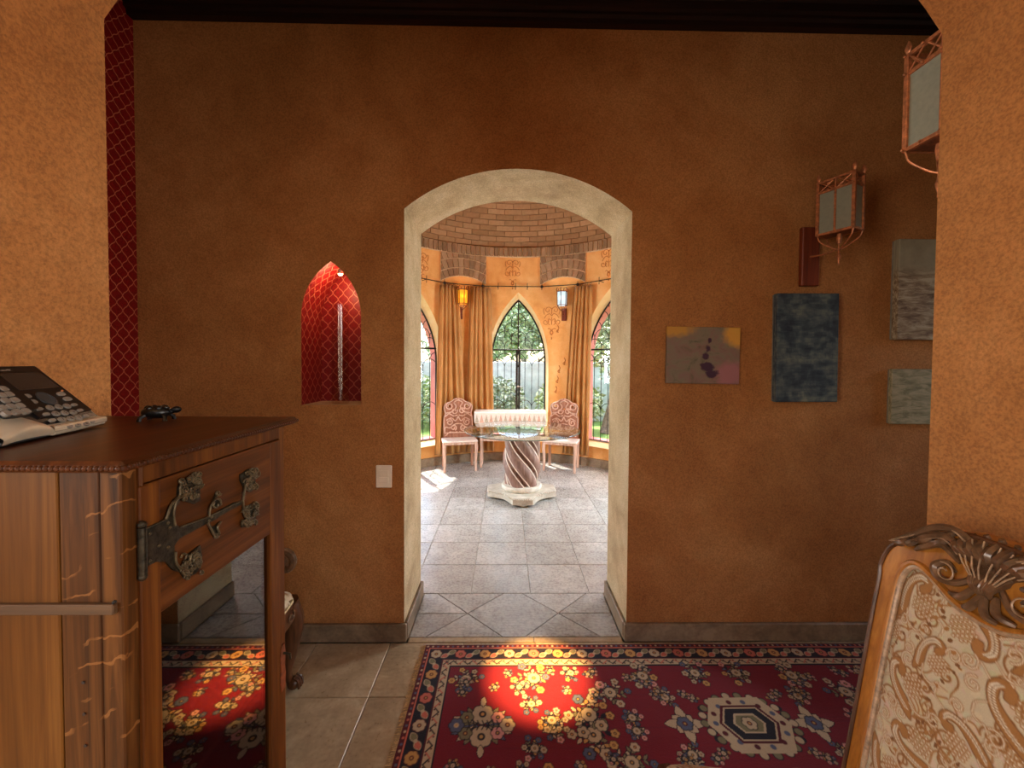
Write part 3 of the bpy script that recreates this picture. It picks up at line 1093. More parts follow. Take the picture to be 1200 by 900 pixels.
def on_round(px, py, r=RR):
    th, _ = th_of(px, r)
    d = ray(px, py)
    p = cyl(th, r, 0); w = Vector((p[0]+CX, p[1]+CY))
    t = (w - Vector((EYE.x, EYE.y))).length / Vector((d.x, d.y)).length
    return th, EYE.z + d.z*t
for px, py, sc, kind in ((600, 316, 1.0, 'full'), (646, 372, 1.1, 'full'), (712, 304, 1.0, 'full'), (493, 308, 1.0, 'full'), (487, 310, 1.0, 'full')):
    th, z = on_round(px, py); stencil(th, z, sc, kind)
for px, py in ((653, 386), (655, 433), (653, 445), (651.5, 457), (661, 424)):
    th, z = on_round(px, py)
    m = MB()
    for P in (smoothpath([(0.0, 0.06), (0.018, 0.02), (0.0, -0.02), (0.014, -0.05)], 4), spiral(0.0, -0.03, 0.022, 0.006, 0.5, 0.9)):
        m.tube([cyl(th + p[0]/RR, RR-0.0012, z + p[1]) for p in P], 0.006, 5)
    m.build('stencil_ornament', M['stencil_paint'], wall_round)
# ------------------------------------------------------------------ drawing woven patterns onto fine meshes
class Canvas:
    """colours on a regular net, in metres"""
    def __init__(self, w, h, step, col):
        self.s = step; self.nx = int(round(w/step))+1; self.ny = int(round(h/step))+1
        self.a = np.zeros((self.ny, self.nx, 3), np.float32); self.a[:] = col[:3]
        self.xs = np.arange(self.nx)*step; self.ys = np.arange(self.ny)*step
        self.h = np.zeros((self.ny, self.nx), np.float32)
    def win(self, x0, x1, y0, y1):
        i0 = max(0, int(x0/self.s)); i1 = min(self.nx, int(x1/self.s)+2)
        j0 = max(0, int(y0/self.s)); j1 = min(self.ny, int(y1/self.s)+2)
        if i1 <= i0 or j1 <= j0: return None
        X, Y = np.meshgrid(self.xs[i0:i1], self.ys[j0:j1]); return slice(j0, j1), slice(i0, i1), X, Y
    def put(self, sl, mask, col, lift=None):
        sub = self.a[sl[0], sl[1]]; k = mask[..., None]
        sub[:] = sub*(1-k) + np.array(col[:3], np.float32)*k
        if lift is not None:
            hs = self.h[sl[0], sl[1]]; hs[:] = hs*(1-mask) + lift*mask
    def fill(self, pts, col, lift=None):
        P = np.array([(p[0], p[1]) for p in pts])
        w = self.win(P[:, 0].min(), P[:, 0].max(), P[:, 1].min(), P[:, 1].max())
        if not w: return
        X, Y = w[2], w[3]; ins = np.zeros(X.shape, bool)
        for (x0, y0), (x1, y1) in zip(P, np.roll(P, -1, 0)):
            if y0 == y1: continue
            c = ((y0 > Y) != (y1 > Y)) & (X < (x1-x0)*(Y-y0)/(y1-y0)+x0); ins ^= c
        self.put(w, ins.astype(np.float32), col, lift)
    def stroke(self, pts, width, col, lift=None):
        P = np.array([(p[0], p[1]) for p in pts])
        r = width/2
        w = self.win(P[:, 0].min()-r, P[:, 0].max()+r, P[:, 1].min()-r, P[:, 1].max()+r)
        if not w: return
        X, Y = w[2], w[3]; d = np.full(X.shape, 9.0)
        for (x0, y0), (x1, y1) in zip(P, P[1:]):
            dx, dy = x1-x0, y1-y0; L = dx*dx+dy*dy+1e-12
            t = np.clip(((X-x0)*dx+(Y-y0)*dy)/L, 0, 1)
            d = np.minimum(d, np.hypot(X-x0-t*dx, Y-y0-t*dy))
        self.put(w, np.clip((r-d)/self.s+0.5, 0, 1).astype(np.float32), col, lift)
    def dot(self, x, y, r, col, lift=None, sy=1.0):
        w = self.win(x-r, x+r, y-r, y+r)
        if not w: return
        d = np.hypot(w[2]-x, (w[3]-y)/sy)
        self.put(w, np.clip((r-d)/self.s+0.5, 0, 1).astype(np.float32), col, lift)

def net_object(name, cv, fn, mat, parent=None, mask=None, rim=None):
    """a fine mesh over the canvas; fn(x, y, lift arrays) -> world arrays"""
    X, Y = np.meshgrid(cv.xs, cv.ys)
    px, py, pz = fn(X, Y, cv.h)
    co = np.stack([px, py, pz], -1).reshape(-1, 3).astype(np.float32)
    idx = np.arange(cv.nx*cv.ny).reshape(cv.ny, cv.nx)
    q = np.stack([idx[:-1, :-1], idx[:-1, 1:], idx[1:, 1:], idx[1:, :-1]], -1).reshape(-1, 4)
    if mask is not None:
        mk = mask(X, Y).reshape(-1); q = q[mk[q].all(1)]
        used = np.unique(q); remap = np.full(len(co), -1); remap[used] = np.arange(len(used))
        q = remap[q]; co = co[used]; cols = cv.a.reshape(-1, 3)[used]
    else:
        cols = cv.a.reshape(-1, 3)
    me = bpy.data.meshes.new(name)
    me.vertices.add(len(co)); me.vertices.foreach_set('co', co.ravel())
    me.loops.add(q.size); me.loops.foreach_set('vertex_index', q.ravel().astype(np.int32))
    me.polygons.add(len(q)); me.polygons.foreach_set('loop_start', np.arange(0, q.size, 4, dtype=np.int32))
    me.polygons.foreach_set('loop_total', np.full(len(q), 4, np.int32))
    me.update(calc_edges=True)
    at = me.color_attributes.new('weave', 'FLOAT_COLOR', 'POINT')
    at.data.foreach_set('color', np.concatenate([cols, np.ones((len(cols), 1), np.float32)], 1).ravel())
    me.materials.append(M[mat])
    me.polygons.foreach_set('use_smooth', np.ones(len(q), bool))
    o = bpy.data.objects.new(name, me); COL.objects.link(o)
    if parent: o.parent = parent
    return o

# ------------------------------------------------------------------ rug
RX0, RX1, RY0, RY1 = -0.412, 2.452, 1.118, 2.040
RL, RW = RX1-RX0, RY1-RY0
c_red = lin((118, 20, 35)); c_red2 = lin((104, 14, 28)); c_navy = lin((28, 24, 34)); c_cream = lin((190, 168, 136)); c_rose = lin((196, 104, 84))
c_sage = lin((124, 116, 84)); c_maroon = lin((84, 20, 30)); c_gold = lin((196, 148, 84)); c_blue = lin((84, 92, 116)); c_pink = lin((214, 150, 140))
def draw_rug():
    cv = Canvas(RL, RW, 0.0033, c_red)
    rnd = random.Random(3)
    # uneven dye across the field
    for k in range(170):
        y = rnd.uniform(0, RW); x = rnd.uniform(0, RL); L = rnd.uniform(0.2, 0.9)
        cv.stroke([(x, y), (x+L, y)], 0.006, tuple(c*rnd.uniform(0.86, 1.1) for c in c_red))
    b0, b1, b2, b3 = 0.026, 0.104, 0.142, 0.150
    def frame(d0, d1, col):
        for x0, x1, y0, y1 in ((d0, RL-d0, d0, d1), (d0, RL-d0, RW-d1, RW-d0), (d0, d1, d0, RW-d0), (RL-d1, RL-d0, d0, RW-d0)):
            cv.fill([(x0, y0), (x1, y0), (x1, y1), (x0, y1)], col)
    frame(0, b0, c_maroon); frame(b0, b1, c_navy); frame(b1, b2, c_cream); frame(b2, b3, c_navy)
    frame(b0-0.003, b0+0.003, c_rose); frame(b1-0.004, b1+0.002, c_maroon)
    def leaf(x, y, a, L, w, col, edge=None):
        P = []
        for i in range(9):
            t = i/8; P.append((t*L, w*math.sin(PI*t)**0.8))
        for i in range(8, -1, -1):
            t = i/8; P.append((t*L, -w*math.sin(PI*t)**0.8))
        c, s = math.cos(a), math.sin(a)
        Q = [(x+p[0]*c-p[1]*s, y+p[0]*s+p[1]*c) for p in P]
        if edge: 
            cv.stroke(Q+[Q[0]], 0.006, edge)
        cv.fill(Q, col)
    def rosette(x, y, r, petals=6, col=c_cream, core=c_navy, a0=0.0, edge=c_navy):
        for k in range(petals):
            a = a0+2*PI*k/petals
            if edge: cv.dot(x+0.62*r*math.cos(a), y+0.62*r*math.sin(a), 0.47*r+0.0022, edge)
        for k in range(petals):
            a = a0+2*PI*k/petals
            cv.dot(x+0.62*r*math.cos(a), y+0.62*r*math.sin(a), 0.42*r, col)
        cv.dot(x, y, 0.36*r, core); cv.dot(x, y, 0.17*r, c_gold)
    # borders: walked along each side
    def along(d, f, step, off=0.0):
        n = int((RL-2*d)/step)
        for k in range(n+1):
            x = d + (RL-2*d)*k/n
            f(x, d, 0.0, k); f(x, RW-d, PI, k)
        n = max(2, int((RW-2*d)/step))
        for k in range(n+1):
            y = d + (RW-2*d)*k/n
            f(d, y, -PI/2, k); f(RL-d, y, PI/2, k)
    def tiny(x, y, a, k): cv.dot(x, y, 0.0055, (c_rose, c_cream, c_blue)[k % 3])
    along(0.013, tiny, 0.026)
    def main(x, y, a, k):
        if k % 2 == 0:
            rosette(x, y, 0.026, 7, (c_cream, c_rose, c_gold)[k//2 % 3], c_maroon, 0.2, c_maroon)
        else:
            leaf(x, y, a+0.6, 0.04, 0.012, c_rose, c_cream); leaf(x, y, a+PI+0.6, 0.04, 0.012, c_sage, c_cream)
            cv.dot(x, y, 0.008, c_cream)
    along(0.065, main, 0.062)
    def zig(x, y, a, k):
        s = 0.012
        c, t = math.cos(a), math.sin(a)
        up = 1 if k % 2 else -1
        p = [(-s, -up*s*0.9), (s, up*s*0.9)]
        cv.stroke([(x+u*c-v*t, y+u*t+v*c) for u, v in p], 0.006, c_navy if k % 3 else c_rose)
        cv.dot(x + t*up*0.009, y - c*up*0.009*-1, 0.004, c_maroon)
    along(0.123, zig, 0.024)
    # field
    CXr, CYr = RL/2, RW/2
    def sym(f, x, y, *a):
        """the same motif mirrored about both axes"""
        for sx in (-1, 1):
            for sy in ((-1, 1) if abs(y) > 0.01 else (1,)): f(CXr+sx*x, CYr+sy*y, sx, sy, *a)
    def spray(x, y, sx, sy, sc, seed):
        r2 = random.Random(seed)
        tips = []
        for k in range(6):
            a = r2.uniform(-0.2, 0.2) + k*2*PI/6
            L = sc*r2.uniform(0.6, 1.0)
            tx, ty = x+sx*L*math.cos(a), y+sy*L*math.sin(a)
            P = [(p[0], p[1]) for p in smoothpath([(x, y), (x+sx*L*0.5*math.cos(a+0.35), y+sy*L*0.5*math.sin(a+0.35)), (tx, ty)], 5)]
            cv.stroke(P, 0.005, c_navy); tips.append((tx, ty, a))
            for q in (3, 6):
                px, py = P[min(q, len(P)-1)]
                leaf(px, py, math.atan2(sy*math.sin(a+0.9), sx*math.cos(a+0.9)), sc*0.30, sc*0.07, r2.choice((c_sage, c_cream, c_blue, c_gold)), c_navy)
                leaf(px, py, math.atan2(sy*math.sin(a-0.9), sx*math.cos(a-0.9)), sc*0.26, sc*0.06, r2.choice((c_sage, c_cream, c_navy)), c_navy)
        for tx, ty, a in tips:
            rosette(tx, ty, sc*r2.uniform(0.17, 0.25), r2.choice((5, 6)), r2.choice((c_cream, c_cream, c_pink, c_gold, c_blue)), r2.choice((c_navy, c_maroon)))
        rosette(x, y, sc*0.30, 8, c_cream, c_navy, 0.3)
    def big_palmette(x, y, sx, sy):
        for k in range(9):
            a = -1.9 + 3.8*k/8
            for s in (1, -1):
                leaf(x+s*0.02, y, (0 if s > 0 else PI) + a*0.75, 0.115 - 0.03*abs(k-4)/4, 0.014, (c_cream, c_sage, c_blue)[k % 3], c_navy)
        for s in (1, -1):
            rosette(x, y+s*0.050, 0.044, 8, c_cream, c_navy); rosette(x+0.065, y+s*0.035, 0.026, 6, c_pink, c_navy); rosette(x-0.065, y+s*0.035, 0.026, 6, c_sage, c_maroon)
            leaf(x, y+s*0.085, s*PI/2, 0.05, 0.012, c_cream, c_navy)
        rosette(x+0.105, y, 0.030, 6, c_cream, c_maroon); rosette(x-0.105, y, 0.030, 6, c_blue, c_cream)
        for k in range(7): cv.stroke([(x-0.06+0.02*k, y-0.02), (x-0.05+0.02*k, y), (x-0.06+0.02*k, y+0.02)], 0.005, c_navy)
    sym(big_palmette, 1.11, 0.0)
    sym(spray, 0.66, 0.045, 0.105, 11); sym(spray, 0.54, 0.155, 0.085, 5); sym(spray, 0.88, 0.24, 0.095, 8)
    sym(spray, 1.20, 0.235, 0.075, 21); sym(spray, 0.36, 0.25, 0.08, 31); sym(spray, 0.10, 0.265, 0.07, 41)
    sym(spray, 0.90, 0.10, 0.05, 51); sym(spray, 0.70, 0.27, 0.05, 61); sym(spray, 0.30, 0.13, 0.055, 71)
    for q in range(16): sym(spray, random.Random(q).uniform(0.05, 1.25), random.Random(q+99).uniform(0.12, 0.29), 0.026, 80+q)
    sym(spray, 0.48, 0.03, 0.05, 120); sym(spray, 0.82, 0.02, 0.06, 121); sym(spray, 0.95, 0.19, 0.04, 122)
    # medallion
    def star(x, y, sx, sy):
        for k in range(8):
            leaf(x, y, k*PI/4, 0.085 if k % 2 == 0 else 0.055, 0.020, c_cream, c_navy)
        rosette(x, y, 0.03, 6, c_blue, c_maroon)
        for k in (-2, -1, 1, 2): cv.dot(x - sx*0.085*1.2, y + k*0.035, 0.015, c_navy)
    sym(star, 0.27, 0.0)
    def hexa(rx, ry, col):
        cv.fill([(CXr-rx, CYr), (CXr-rx*0.62, CYr-ry), (CXr+rx*0.62, CYr-ry), (CXr+rx, CYr), (CXr+rx*0.62, CYr+ry), (CXr-rx*0.62, CYr+ry)], col)
    for k in range(22):
        a = 2*PI*k/22
        cv.dot(CXr+0.185*math.cos(a), CYr+0.135*math.sin(a), 0.019, c_navy); 
    for k in range(22):
        a = 2*PI*k/22
        cv.dot(CXr+0.185*math.cos(a), CYr+0.135*math.sin(a), 0.015, (c_cream, c_sage)[k % 2])
    hexa(0.175, 0.125, c_cream); 
    for k in range(14):
        a = 2*PI*k/14; cv.dot(CXr+0.14*math.cos(a), CYr+0.103*math.sin(a), 0.011, (c_maroon, c_blue)[k % 2])
    hexa(0.125, 0.085, c_maroon); hexa(0.113, 0.076, c_cream); hexa(0.105, 0.070, c_navy); hexa(0.068, 0.044, c_cream); hexa(0.058, 0.037, c_sage)
    rosette(CXr, CYr, 0.028, 6, c_cream, c_maroon)
    return cv
rug = thing('rug', 'red oriental runner rug with navy floral border on stone floor', 'rug', (RX0, RY0, 0))
cv = draw_rug()
wob = np.sin
o = net_object('pile', cv, lambda X, Y, H: (X, Y, 0.010 + 0.0012*np.sin(9*X)*np.sin(13*Y)), 'rug_weave', rug)
m = MB(); m.box((0.0005, 0.0005, 0.0005), (RL-0.0005, RW-0.0005, 0.0085)); m.build('backing', M['rug_back'], rug)
for side in (0, 1):
    m = MB(); rnd = random.Random(side)
    n = 230
    for k in range(n):
        y = RW*(k+0.5)/n
        L = rnd.uniform(0.018, 0.032); dy = rnd.uniform(-0.006, 0.006)
        x0 = 0.002 if side == 0 else RL-0.002; sg = -1 if side == 0 else 1
        m.tube([(x0, y, 0.007), (x0+sg*L*0.5, y+dy*0.5, 0.005), (x0+sg*L, y+dy, 0.0022)], 0.0016, 4)
    o = m.build('fringe', M['fringe_cream'], rug, fix=False); o['kind'] = 'stuff'

# ------------------------------------------------------------------ oak cabinet
KX0, KX1 = -1.060, -0.536          # back, front
KY0, KY1 = 0.550, 0.952
KT = 1.3615                        # top surface
TOPB = KT - 0.016
cab = thing('cabinet', 'oak cabinet with glazed door and ornate bronze strap hinge', 'cabinet', ((KX0+KX1)/2, (KY0+KY1)/2, 0))
CO = Vector(cab.location)
def cbx(m, lo, hi, b=0.0):
    m.box([lo[k]-CO[k] for k in range(3)], [hi[k]-CO[k] for k in range(3)], b); return m
L3 = lambda p: (p[0]-CO.x, p[1]-CO.y, p[2]-CO.z)
top = cbx(MB(), (KX0-.004, KY0-.014, TOPB), (KX1+.016, KY1+.034, KT), 0.005).build('top', M['oak_top'], cab)
def bead_row(p0, p1, r=0.0042, skip=None):
    m = MB()
    p0 = Vector(p0); p1 = Vector(p1); n = int((p1-p0).length/(r*1.75))
    for i in range(n):
        t = (i+0.5)/n
        if skip and skip[0] < t < skip[1]: continue
        m.ball(L3(p0.lerp(p1, t)), r, 6)
    o = m.build('beading', M['oak_top'], top, smooth=True); o['kind'] = 'stuff'
bead_row((KX1+.016, KY0-.014, TOPB+.007), (KX1+.016, KY1+.034, TOPB+.007))
bead_row((KX0, KY0-.014, TOPB+.007), (KX1+.016, KY0-.014, TOPB+.007), skip=(0.36, 0.41))
body = MB()
cbx(body, (KX0, KY0+0.004, 0.10), (KX0+0.015, KY1-.004, TOPB))           # back
cbx(body, (KX0, KY1-0.018, 0.10), (KX1-.03, KY1-.002, TOPB))             # far side
cbx(body, (KX0, KY0+.01, 0.10), (KX1-.03, KY1-.01, 0.13))                # bottom
body.build('carcass', M['dark_inside'], cab)
# near side: two boards, the front one with ray fleck, then corner stile
xs_split = on_y(68, 620, KY0).x
bx_light = cbx(MB(), (KX0, KY0, 0.08), (xs_split-.0008, KY0+0.018, TOPB-.001), 0.0015).build('side_board', M['oak_light'], cab)
fx = on_y(121, 800, KY0).x
b2 = cbx(MB(), (xs_split+.0008, KY0+0.001, 0.08), (KX1-.0305, KY0+0.018, TOPB-.001), 0.0015).build('side_board', M['oak_fleck'], cab)
b3 = cbx(MB(), (KX1-.030, KY0+.0005, 0.08), (KX1, KY0+0.03, TOPB-.001), 0.002).build('corner_stile', M['oak_fleck'], cab)
# dark batten screwed across the side, and three old nail holes
zb0 = on_y(60, 718, KY0).z; zb1 = on_y(60, 706, KY0).z; xb1 = on_y(138, 712, KY0).x
bat = cbx(MB(), (KX0+.02, KY0-.007, zb0), (xb1, KY0+.001, zb1), 0.0015).build('batten', M['oak_batten'], cab)
def hole(px, py, r=0.0022):
    p = on_y(px, py, KY0)
    m = MB(); m.lathe([(r, 0), (r, 0.0012)], 8); m.xf(Matrix.Translation(Vector(L3(p)) + Vector((0, 0.0006, 0))) @ Matrix.Rotation(PI/2, 4, 'X'))
    m.build('nail_hole', M['dark_inside'], cab)
hole(97.5, 800); hole(98.5, 837); hole(100, 874)
p = on_y(134, 705.5, KY0-.007); m = MB(); m.ball(L3(p), 0.0028, 6); m.build('nail', M['iron'], bat)
# front face frame
ff = MB()
FY0 = KY0 + 0.0005; 
dY0 = on_x(160, 560, KX1).y; dY1 = on_x(327, 560, KX1).y         # door between
dZ1 = TOPB - 0.030
cbx(ff, (KX1-.024, FY0+.03, 0.08), (KX1, dY0-.001, TOPB-.001), 0.0015)
cbx(ff, (KX1-.024, dY1+.001, 0.08), (KX1, KY1, TOPB-.001), 0.0015)
cbx(ff, (KX1-.024, dY0-.001, dZ1+.0015), (KX1-.0005, dY1+.001, TOPB-.001), 0.001)
cbx(ff, (KX1-.024, dY0-.001, 0.08), (KX1-.0005, dY1+.001, 0.16), 0.001)
ff.build('face_frame', M['oak'], cab)
pl = MB(); cbx(pl, (KX0+.01, KY0+.02, 0.0), (KX1-.02, KY1-.02, 0.09)); pl.build('plinth', M['oak'], cab)
# door: stiles, upper panel rail, bottom rail, pane
door = MB()
st = 0.034
dx0, dx1 = KX1-.020, KX1+.004
gZ1 = on_x(258, 671, dx1).z + 0.004
cbx(door, (dx0, dY0, 0.165), (dx1, dY0+st, dZ1), 0.002)
o_door = door.build('door', M['oak'], cab)
m = MB(); cbx(m, (dx0, dY1-0.040, 0.165), (dx1, dY1, dZ1), 0.002); m.build('door_stile', M['oak'], o_door)
m = MB(); cbx(m, (dx0, dY0+st, gZ1), (dx1-.0015, dY1-.040, dZ1), 0.001); m.build('upper_panel', M['oak_across'], o_door)
m = MB(); cbx(m, (dx0, dY0+st, 0.165), (dx1-.001, dY1-.040, 0.215), 0.001); m.build('bottom_rail', M['oak_across'], o_door)
m = MB(); cbx(m, (dx1-.012, dY0+st-.004, 0.212), (dx1-.009, dY1-.044+.008, gZ1+.002)); m.build('pane', M['cabinet_glass'], o_door)
m = MB(); cbx(m, (KX0+.02, KY0+.02, 0.70), (KX1-.06, KY1-.02, 0.715)); m.build('shelf', M['dark_inside'], cab)
# lock plate with small pull
pk = on_x(331, 782, dx1)
m = MB(); m.prism([(-.008, -.055), (.008, -.055), (.011, -.02), (.008, 0), (.011, .03), (.006, .055), (-.006, .055), (-.011, .03), (-.008, 0), (-.011, -.02)],
                  lambda u, v, d: (d-CO.x, pk.y+u-CO.y, pk.z+v-CO.z), dx1-.001, dx1+.002)
lock = m.build('lock_plate', M['copper_dark'], o_door)
m = MB(); m.tube([L3((dx1+.002, pk.y, pk.z+.035)), L3((dx1+.016, pk.y+.004, pk.z+.03)), L3((dx1+.014, pk.y+.008, pk.z+.015))], 0.003, 6); m.build('key', M['bronze'], lock)
# bronze strap hinge with leafy ends
hX = dx1
def HP(px, py, d=0.0): return on_x(150+px*160/900, 540+py*160/900, hX+d)
hinge_out = [(100, 445), (165, 425), (235, 385), (262, 330), (300, 250), (330, 235), (345, 250), (310, 300), (295, 400), (330, 440), (400, 420), (500, 378), (560, 350), (620, 315), (690, 278), (745, 262),
             (752, 280), (700, 308), (620, 352), (560, 392), (500, 420), (400, 475), (330, 510), (296, 560), (298, 640), (330, 700), (390, 680), (395, 705), (340, 735), (290, 720), (240, 665), (170, 668), (100, 705)]
mm = MB()
q = [HP(x, y) for x, y in hinge_out]
mm.prism([(p.y, p.z) for p in q], lambda u, v, d: (d-CO.x, u-CO.y, v-CO.z), hX-.0005, hX+.0028)
for lobe in ([(320, 235), (325, 165), (375, 125), (455, 95), (472, 150), (470, 260), (430, 285), (380, 270)], [(340, 735), (345, 700), (400, 610), (470, 555), (482, 620), (480, 690), (440, 745), (370, 778)],
             [(735, 130), (735, 90), (790, 55), (832, 50), (838, 180), (800, 205), (765, 190)], [(745, 440), (745, 405), (770, 380), (770, 310), (832, 268), (838, 390), (800, 425)], [(540, 300), (560, 255), (580, 205), (590, 260), (605, 300)], [(525, 440), (560, 500), (590, 500), (600, 400), (570, 430)]):
    q = [HP(x, y) for x, y in lobe]
    mm.prism([(p.y, p.z) for p in smoothpath([(p.y, p.z) for p in q], 3, True)] if False else [(p.y, p.z) for p in q], lambda u, v, d: (d-CO.x, u-CO.y, v-CO.z), hX-.0005, hX+.0018)
hinge = mm.build('strap_hinge', M['bronze'], o_door)
mm = MB()
k0 = HP(78, 440); k1 = HP(88, 745)
mm.tube([L3((hX+.003, k0.y, k0.z)), L3((hX+.003, k0.y, k1.z))], 0.0055, 10)
mm.ball(L3((hX+.003, k0.y, k0.z+.004)), 0.006, 8); mm.ball(L3((hX+.003, k0.y, k1.z-.004)), 0.006, 8)
mm.build('hinge_knuckle', M['bronze'], hinge, smooth=True)
sc_ = MB()
def scroll(pts, r=0.0016, d=0.004):
    sc_.tube([L3(HP(x, y, 0) + Vector((d, 0, 0))) for x, y in pts], r, 6)
def rolls(cx, cy, w, h, seed, n=9):
    rr = random.Random(seed)
    for k in range(n):
        x = cx + rr.uniform(-0.5, 0.5)*w; y = cy + rr.uniform(-0.5, 0.5)*h - (x-cx)*0.45
        s = rr.choice((-1, 1))
        scroll(spiral(x, y, rr.uniform(16, 26), 4, rr.uniform(0, 6.3), s*1.2, 14), rr.uniform(0.0013, 0.002), rr.uniform(0.003, 0.006))
rolls(400, 175, 125, 150, 1, 26); rolls(410, 695, 120, 140, 2, 24); rolls(792, 125, 85, 120, 3, 18); rolls(797, 350, 85, 130, 4, 20)
scroll(smoothpath([(235, 385), (270, 290), (325, 230), (330, 170), (360, 140)], 6), 0.0022)
scroll(smoothpath([(295, 430), (285, 340), (310, 255), (380, 225), (430, 240)], 6), 0.0018)
scroll(smoothpath([(298, 600), (300, 670), (335, 710), (380, 680), (400, 620), (440, 590)], 6), 0.0022)
scroll(smoothpath([(330, 640), (345, 615), (370, 620), (360, 650)], 6), 0.0018)
scroll(smoothpath([(520, 370), (530, 300), (560, 255), (590, 255), (600, 290)], 6), 0.002); scroll(smoothpath([(555, 270), (548, 300), (570, 310), (580, 285)], 6), 0.0017)
scroll(smoothpath([(510, 405), (535, 450), (555, 488), (588, 480), (575, 440), (600, 400)], 6), 0.002)
scroll(smoothpath([(745, 262), (755, 200), (770, 130), (800, 110)], 6), 0.0024); scroll(smoothpath([(745, 262), (752, 330), (775, 375), (810, 370), (830, 330)], 6), 0.0024)
scroll(spiral(580, 215, 18, 4, 0, 1.2), 0.002); scroll(spiral(575, 495, 18, 4, 2, 1.2), 0.002)
scroll([(110, 445), (235, 388)], 0.0012, 0.003); scroll([(330, 438), (500, 376), (745, 262)], 0.0012, 0.003)
sc_.build('scrollwork', M['bronze_edge'], hinge, smooth=True)
for x, y in ((250, 410), (262, 440), (250, 570), (130, 480), (130, 660), (190, 560), (520, 395), (540, 370)):
    m = MB(); m.ball(L3(HP(x, y) + Vector((0.003, 0, 0))), 0.0026, 6); m.build('hinge_rivet', M['bronze_edge'], hinge, smooth=True)

# ------------------------------------------------------------------ brocade for the carved chairs
b_base = lin((196, 178, 148)); b_tan = lin((160, 110, 60)); b_dk = lin((122, 78, 40)); b_lt = lin((222, 208, 182))
def draw_brocade(w, h, step, seed=1, ox=0.0, oy=0.0):
    cv = Canvas(w, h, step, b_base)
    rr = random.Random(seed)
    for k in range(int(w*h*5200)):
        cv.dot(rr.uniform(0, w), rr.uniform(0, h), rr.uniform(.003, .009), tuple(c*rr.uniform(0.9, 1.1) for c in b_base))
    for k in range(int(w*h*420)):                       # loose scrolls and leaf sprigs between the plumes
        x, y, s = rr.uniform(0, w), rr.uniform(0, h), rr.uniform(0.012, 0.026)
        sg = rr.choice((-1, 1)); a0 = rr.uniform(0, 6.3)
        cv.stroke(spiral(x, y, s, s*0.2, a0, sg*1.2), 0.0045, b_tan, 0.0006); cv.stroke(spiral(x, y, s, s*0.2, a0, sg*1.2), 0.0014, b_dk, 0.0009)
        ex, ey = x+s*math.cos(a0), y+s*math.sin(a0)
        cv.stroke(smoothpath([(ex, ey), (ex+s*math.cos(a0+1.2), ey+s*math.sin(a0+1.2)), (ex+2*s*math.cos(a0+0.7), ey+2*s*math.sin(a0+0.7))], 5), 0.0035, b_tan, 0.0006)
    def motif(x, y, s, a, fl):
        ca, sa = math.cos(a), math.sin(a)
        T = lambda P: [(x + s*(fl*p[0]*ca - p[1]*sa), y + s*(fl*p[0]*sa + p[1]*ca)) for p in P]
        # plume: thick comma shape with lattice inside
        body = smoothpath([(0.0, -1.0), (0.32, -0.45), (0.42, 0.1), (0.25, 0.55), (-0.08, 0.62), (-0.26, 0.35), (-0.12, 0.12), (0.05, 0.22), (0.0, 0.38), (0.08, 0.36), (0.16, 0.15), (0.05, -0.2), (-0.1, -0.55)], 6, True)
        cv.fill(T(body), b_tan, 0.0009); cv.stroke(T(body+[body[0]]), 0.0022, b_dk, 0.0012)
        inner = smoothpath([(0.05, -0.7), (0.24, -0.3), (0.31, 0.1), (0.2, 0.42), (-0.02, 0.5)], 6)
        for i in range(0, len(inner)-1, 1):
            p = inner[i]; cv.stroke(T([(p[0]-0.05, p[1]-0.02), (p[0]+0.05, p[1]+0.03)]), 0.0026, b_lt, 0.0012)
        cv.stroke(T(inner), 0.0014, b_dk, 0.0012)
        # net patch
        for i in range(6):
            for j in range(6):
                u = -0.62+0.11*i+0.05*(j % 2); v = -0.35+0.11*j
                if (u+0.35)**2/0.1 + (v+0.08)**2/0.14 < 1:
                    cv.stroke(T([(u-0.05, v), (u, v+0.05), (u+0.05, v), (u, v-0.05), (u-0.05, v)]), 0.0024, b_tan, 0.0009)
                    cv.dot(*T([(u, v)])[0], 0.0016, b_lt, 0.0013)
        for P, wd in ((spiral(-0.42, 0.62, 0.24, 0.04, -0.6, 1.3), 0.006), (spiral(0.62, 0.42, 0.20, 0.04, 2.2, -1.25), 0.0055), (spiral(0.52, -0.62, 0.20, 0.04, 1.2, 1.3), 0.0055),
                      (smoothpath([(-0.1, -0.55), (-0.3, -0.8), (-0.62, -0.78), (-0.7, -0.5)], 6), 0.005), (smoothpath([(0.42, 0.1), (0.7, 0.05), (0.85, -0.2), (0.72, -0.4)], 6), 0.0045),
                      (smoothpath([(0.2, 0.6), (0.32, 0.95), (0.6, 1.0), (0.7, 0.8)], 6), 0.0045)):
            cv.stroke(T(P), wd, b_tan, 0.0009); cv.stroke(T(P), wd*0.35, b_lt, 0.0013)
        for k in range(7):
            t = -0.9+0.28*k
            cv.fill(T(smoothpath([(-0.82, t), (-0.74, t+0.06), (-0.66, t), (-0.74, t-0.05)], 3, True)), b_tan if k % 2 else b_dk, 0.0006)
    P = 0.120
    r = 0
    y = -0.04
    while y < h + P:
        x = -0.02 + (0.5*P if r % 2 else 0)
        c = 0
        while x < w + P:
            motif(x+rr.uniform(-.012, .012), y+rr.uniform(-.012, .012), P*rr.uniform(0.5, 0.68), rr.choice((0.35, -0.4, 0.9, -1.1, 2.6)) + rr.uniform(-0.2, 0.2), rr.choice((1, -1)))
            x += P; c += 1
        y += P*0.86; r += 1
    return cv

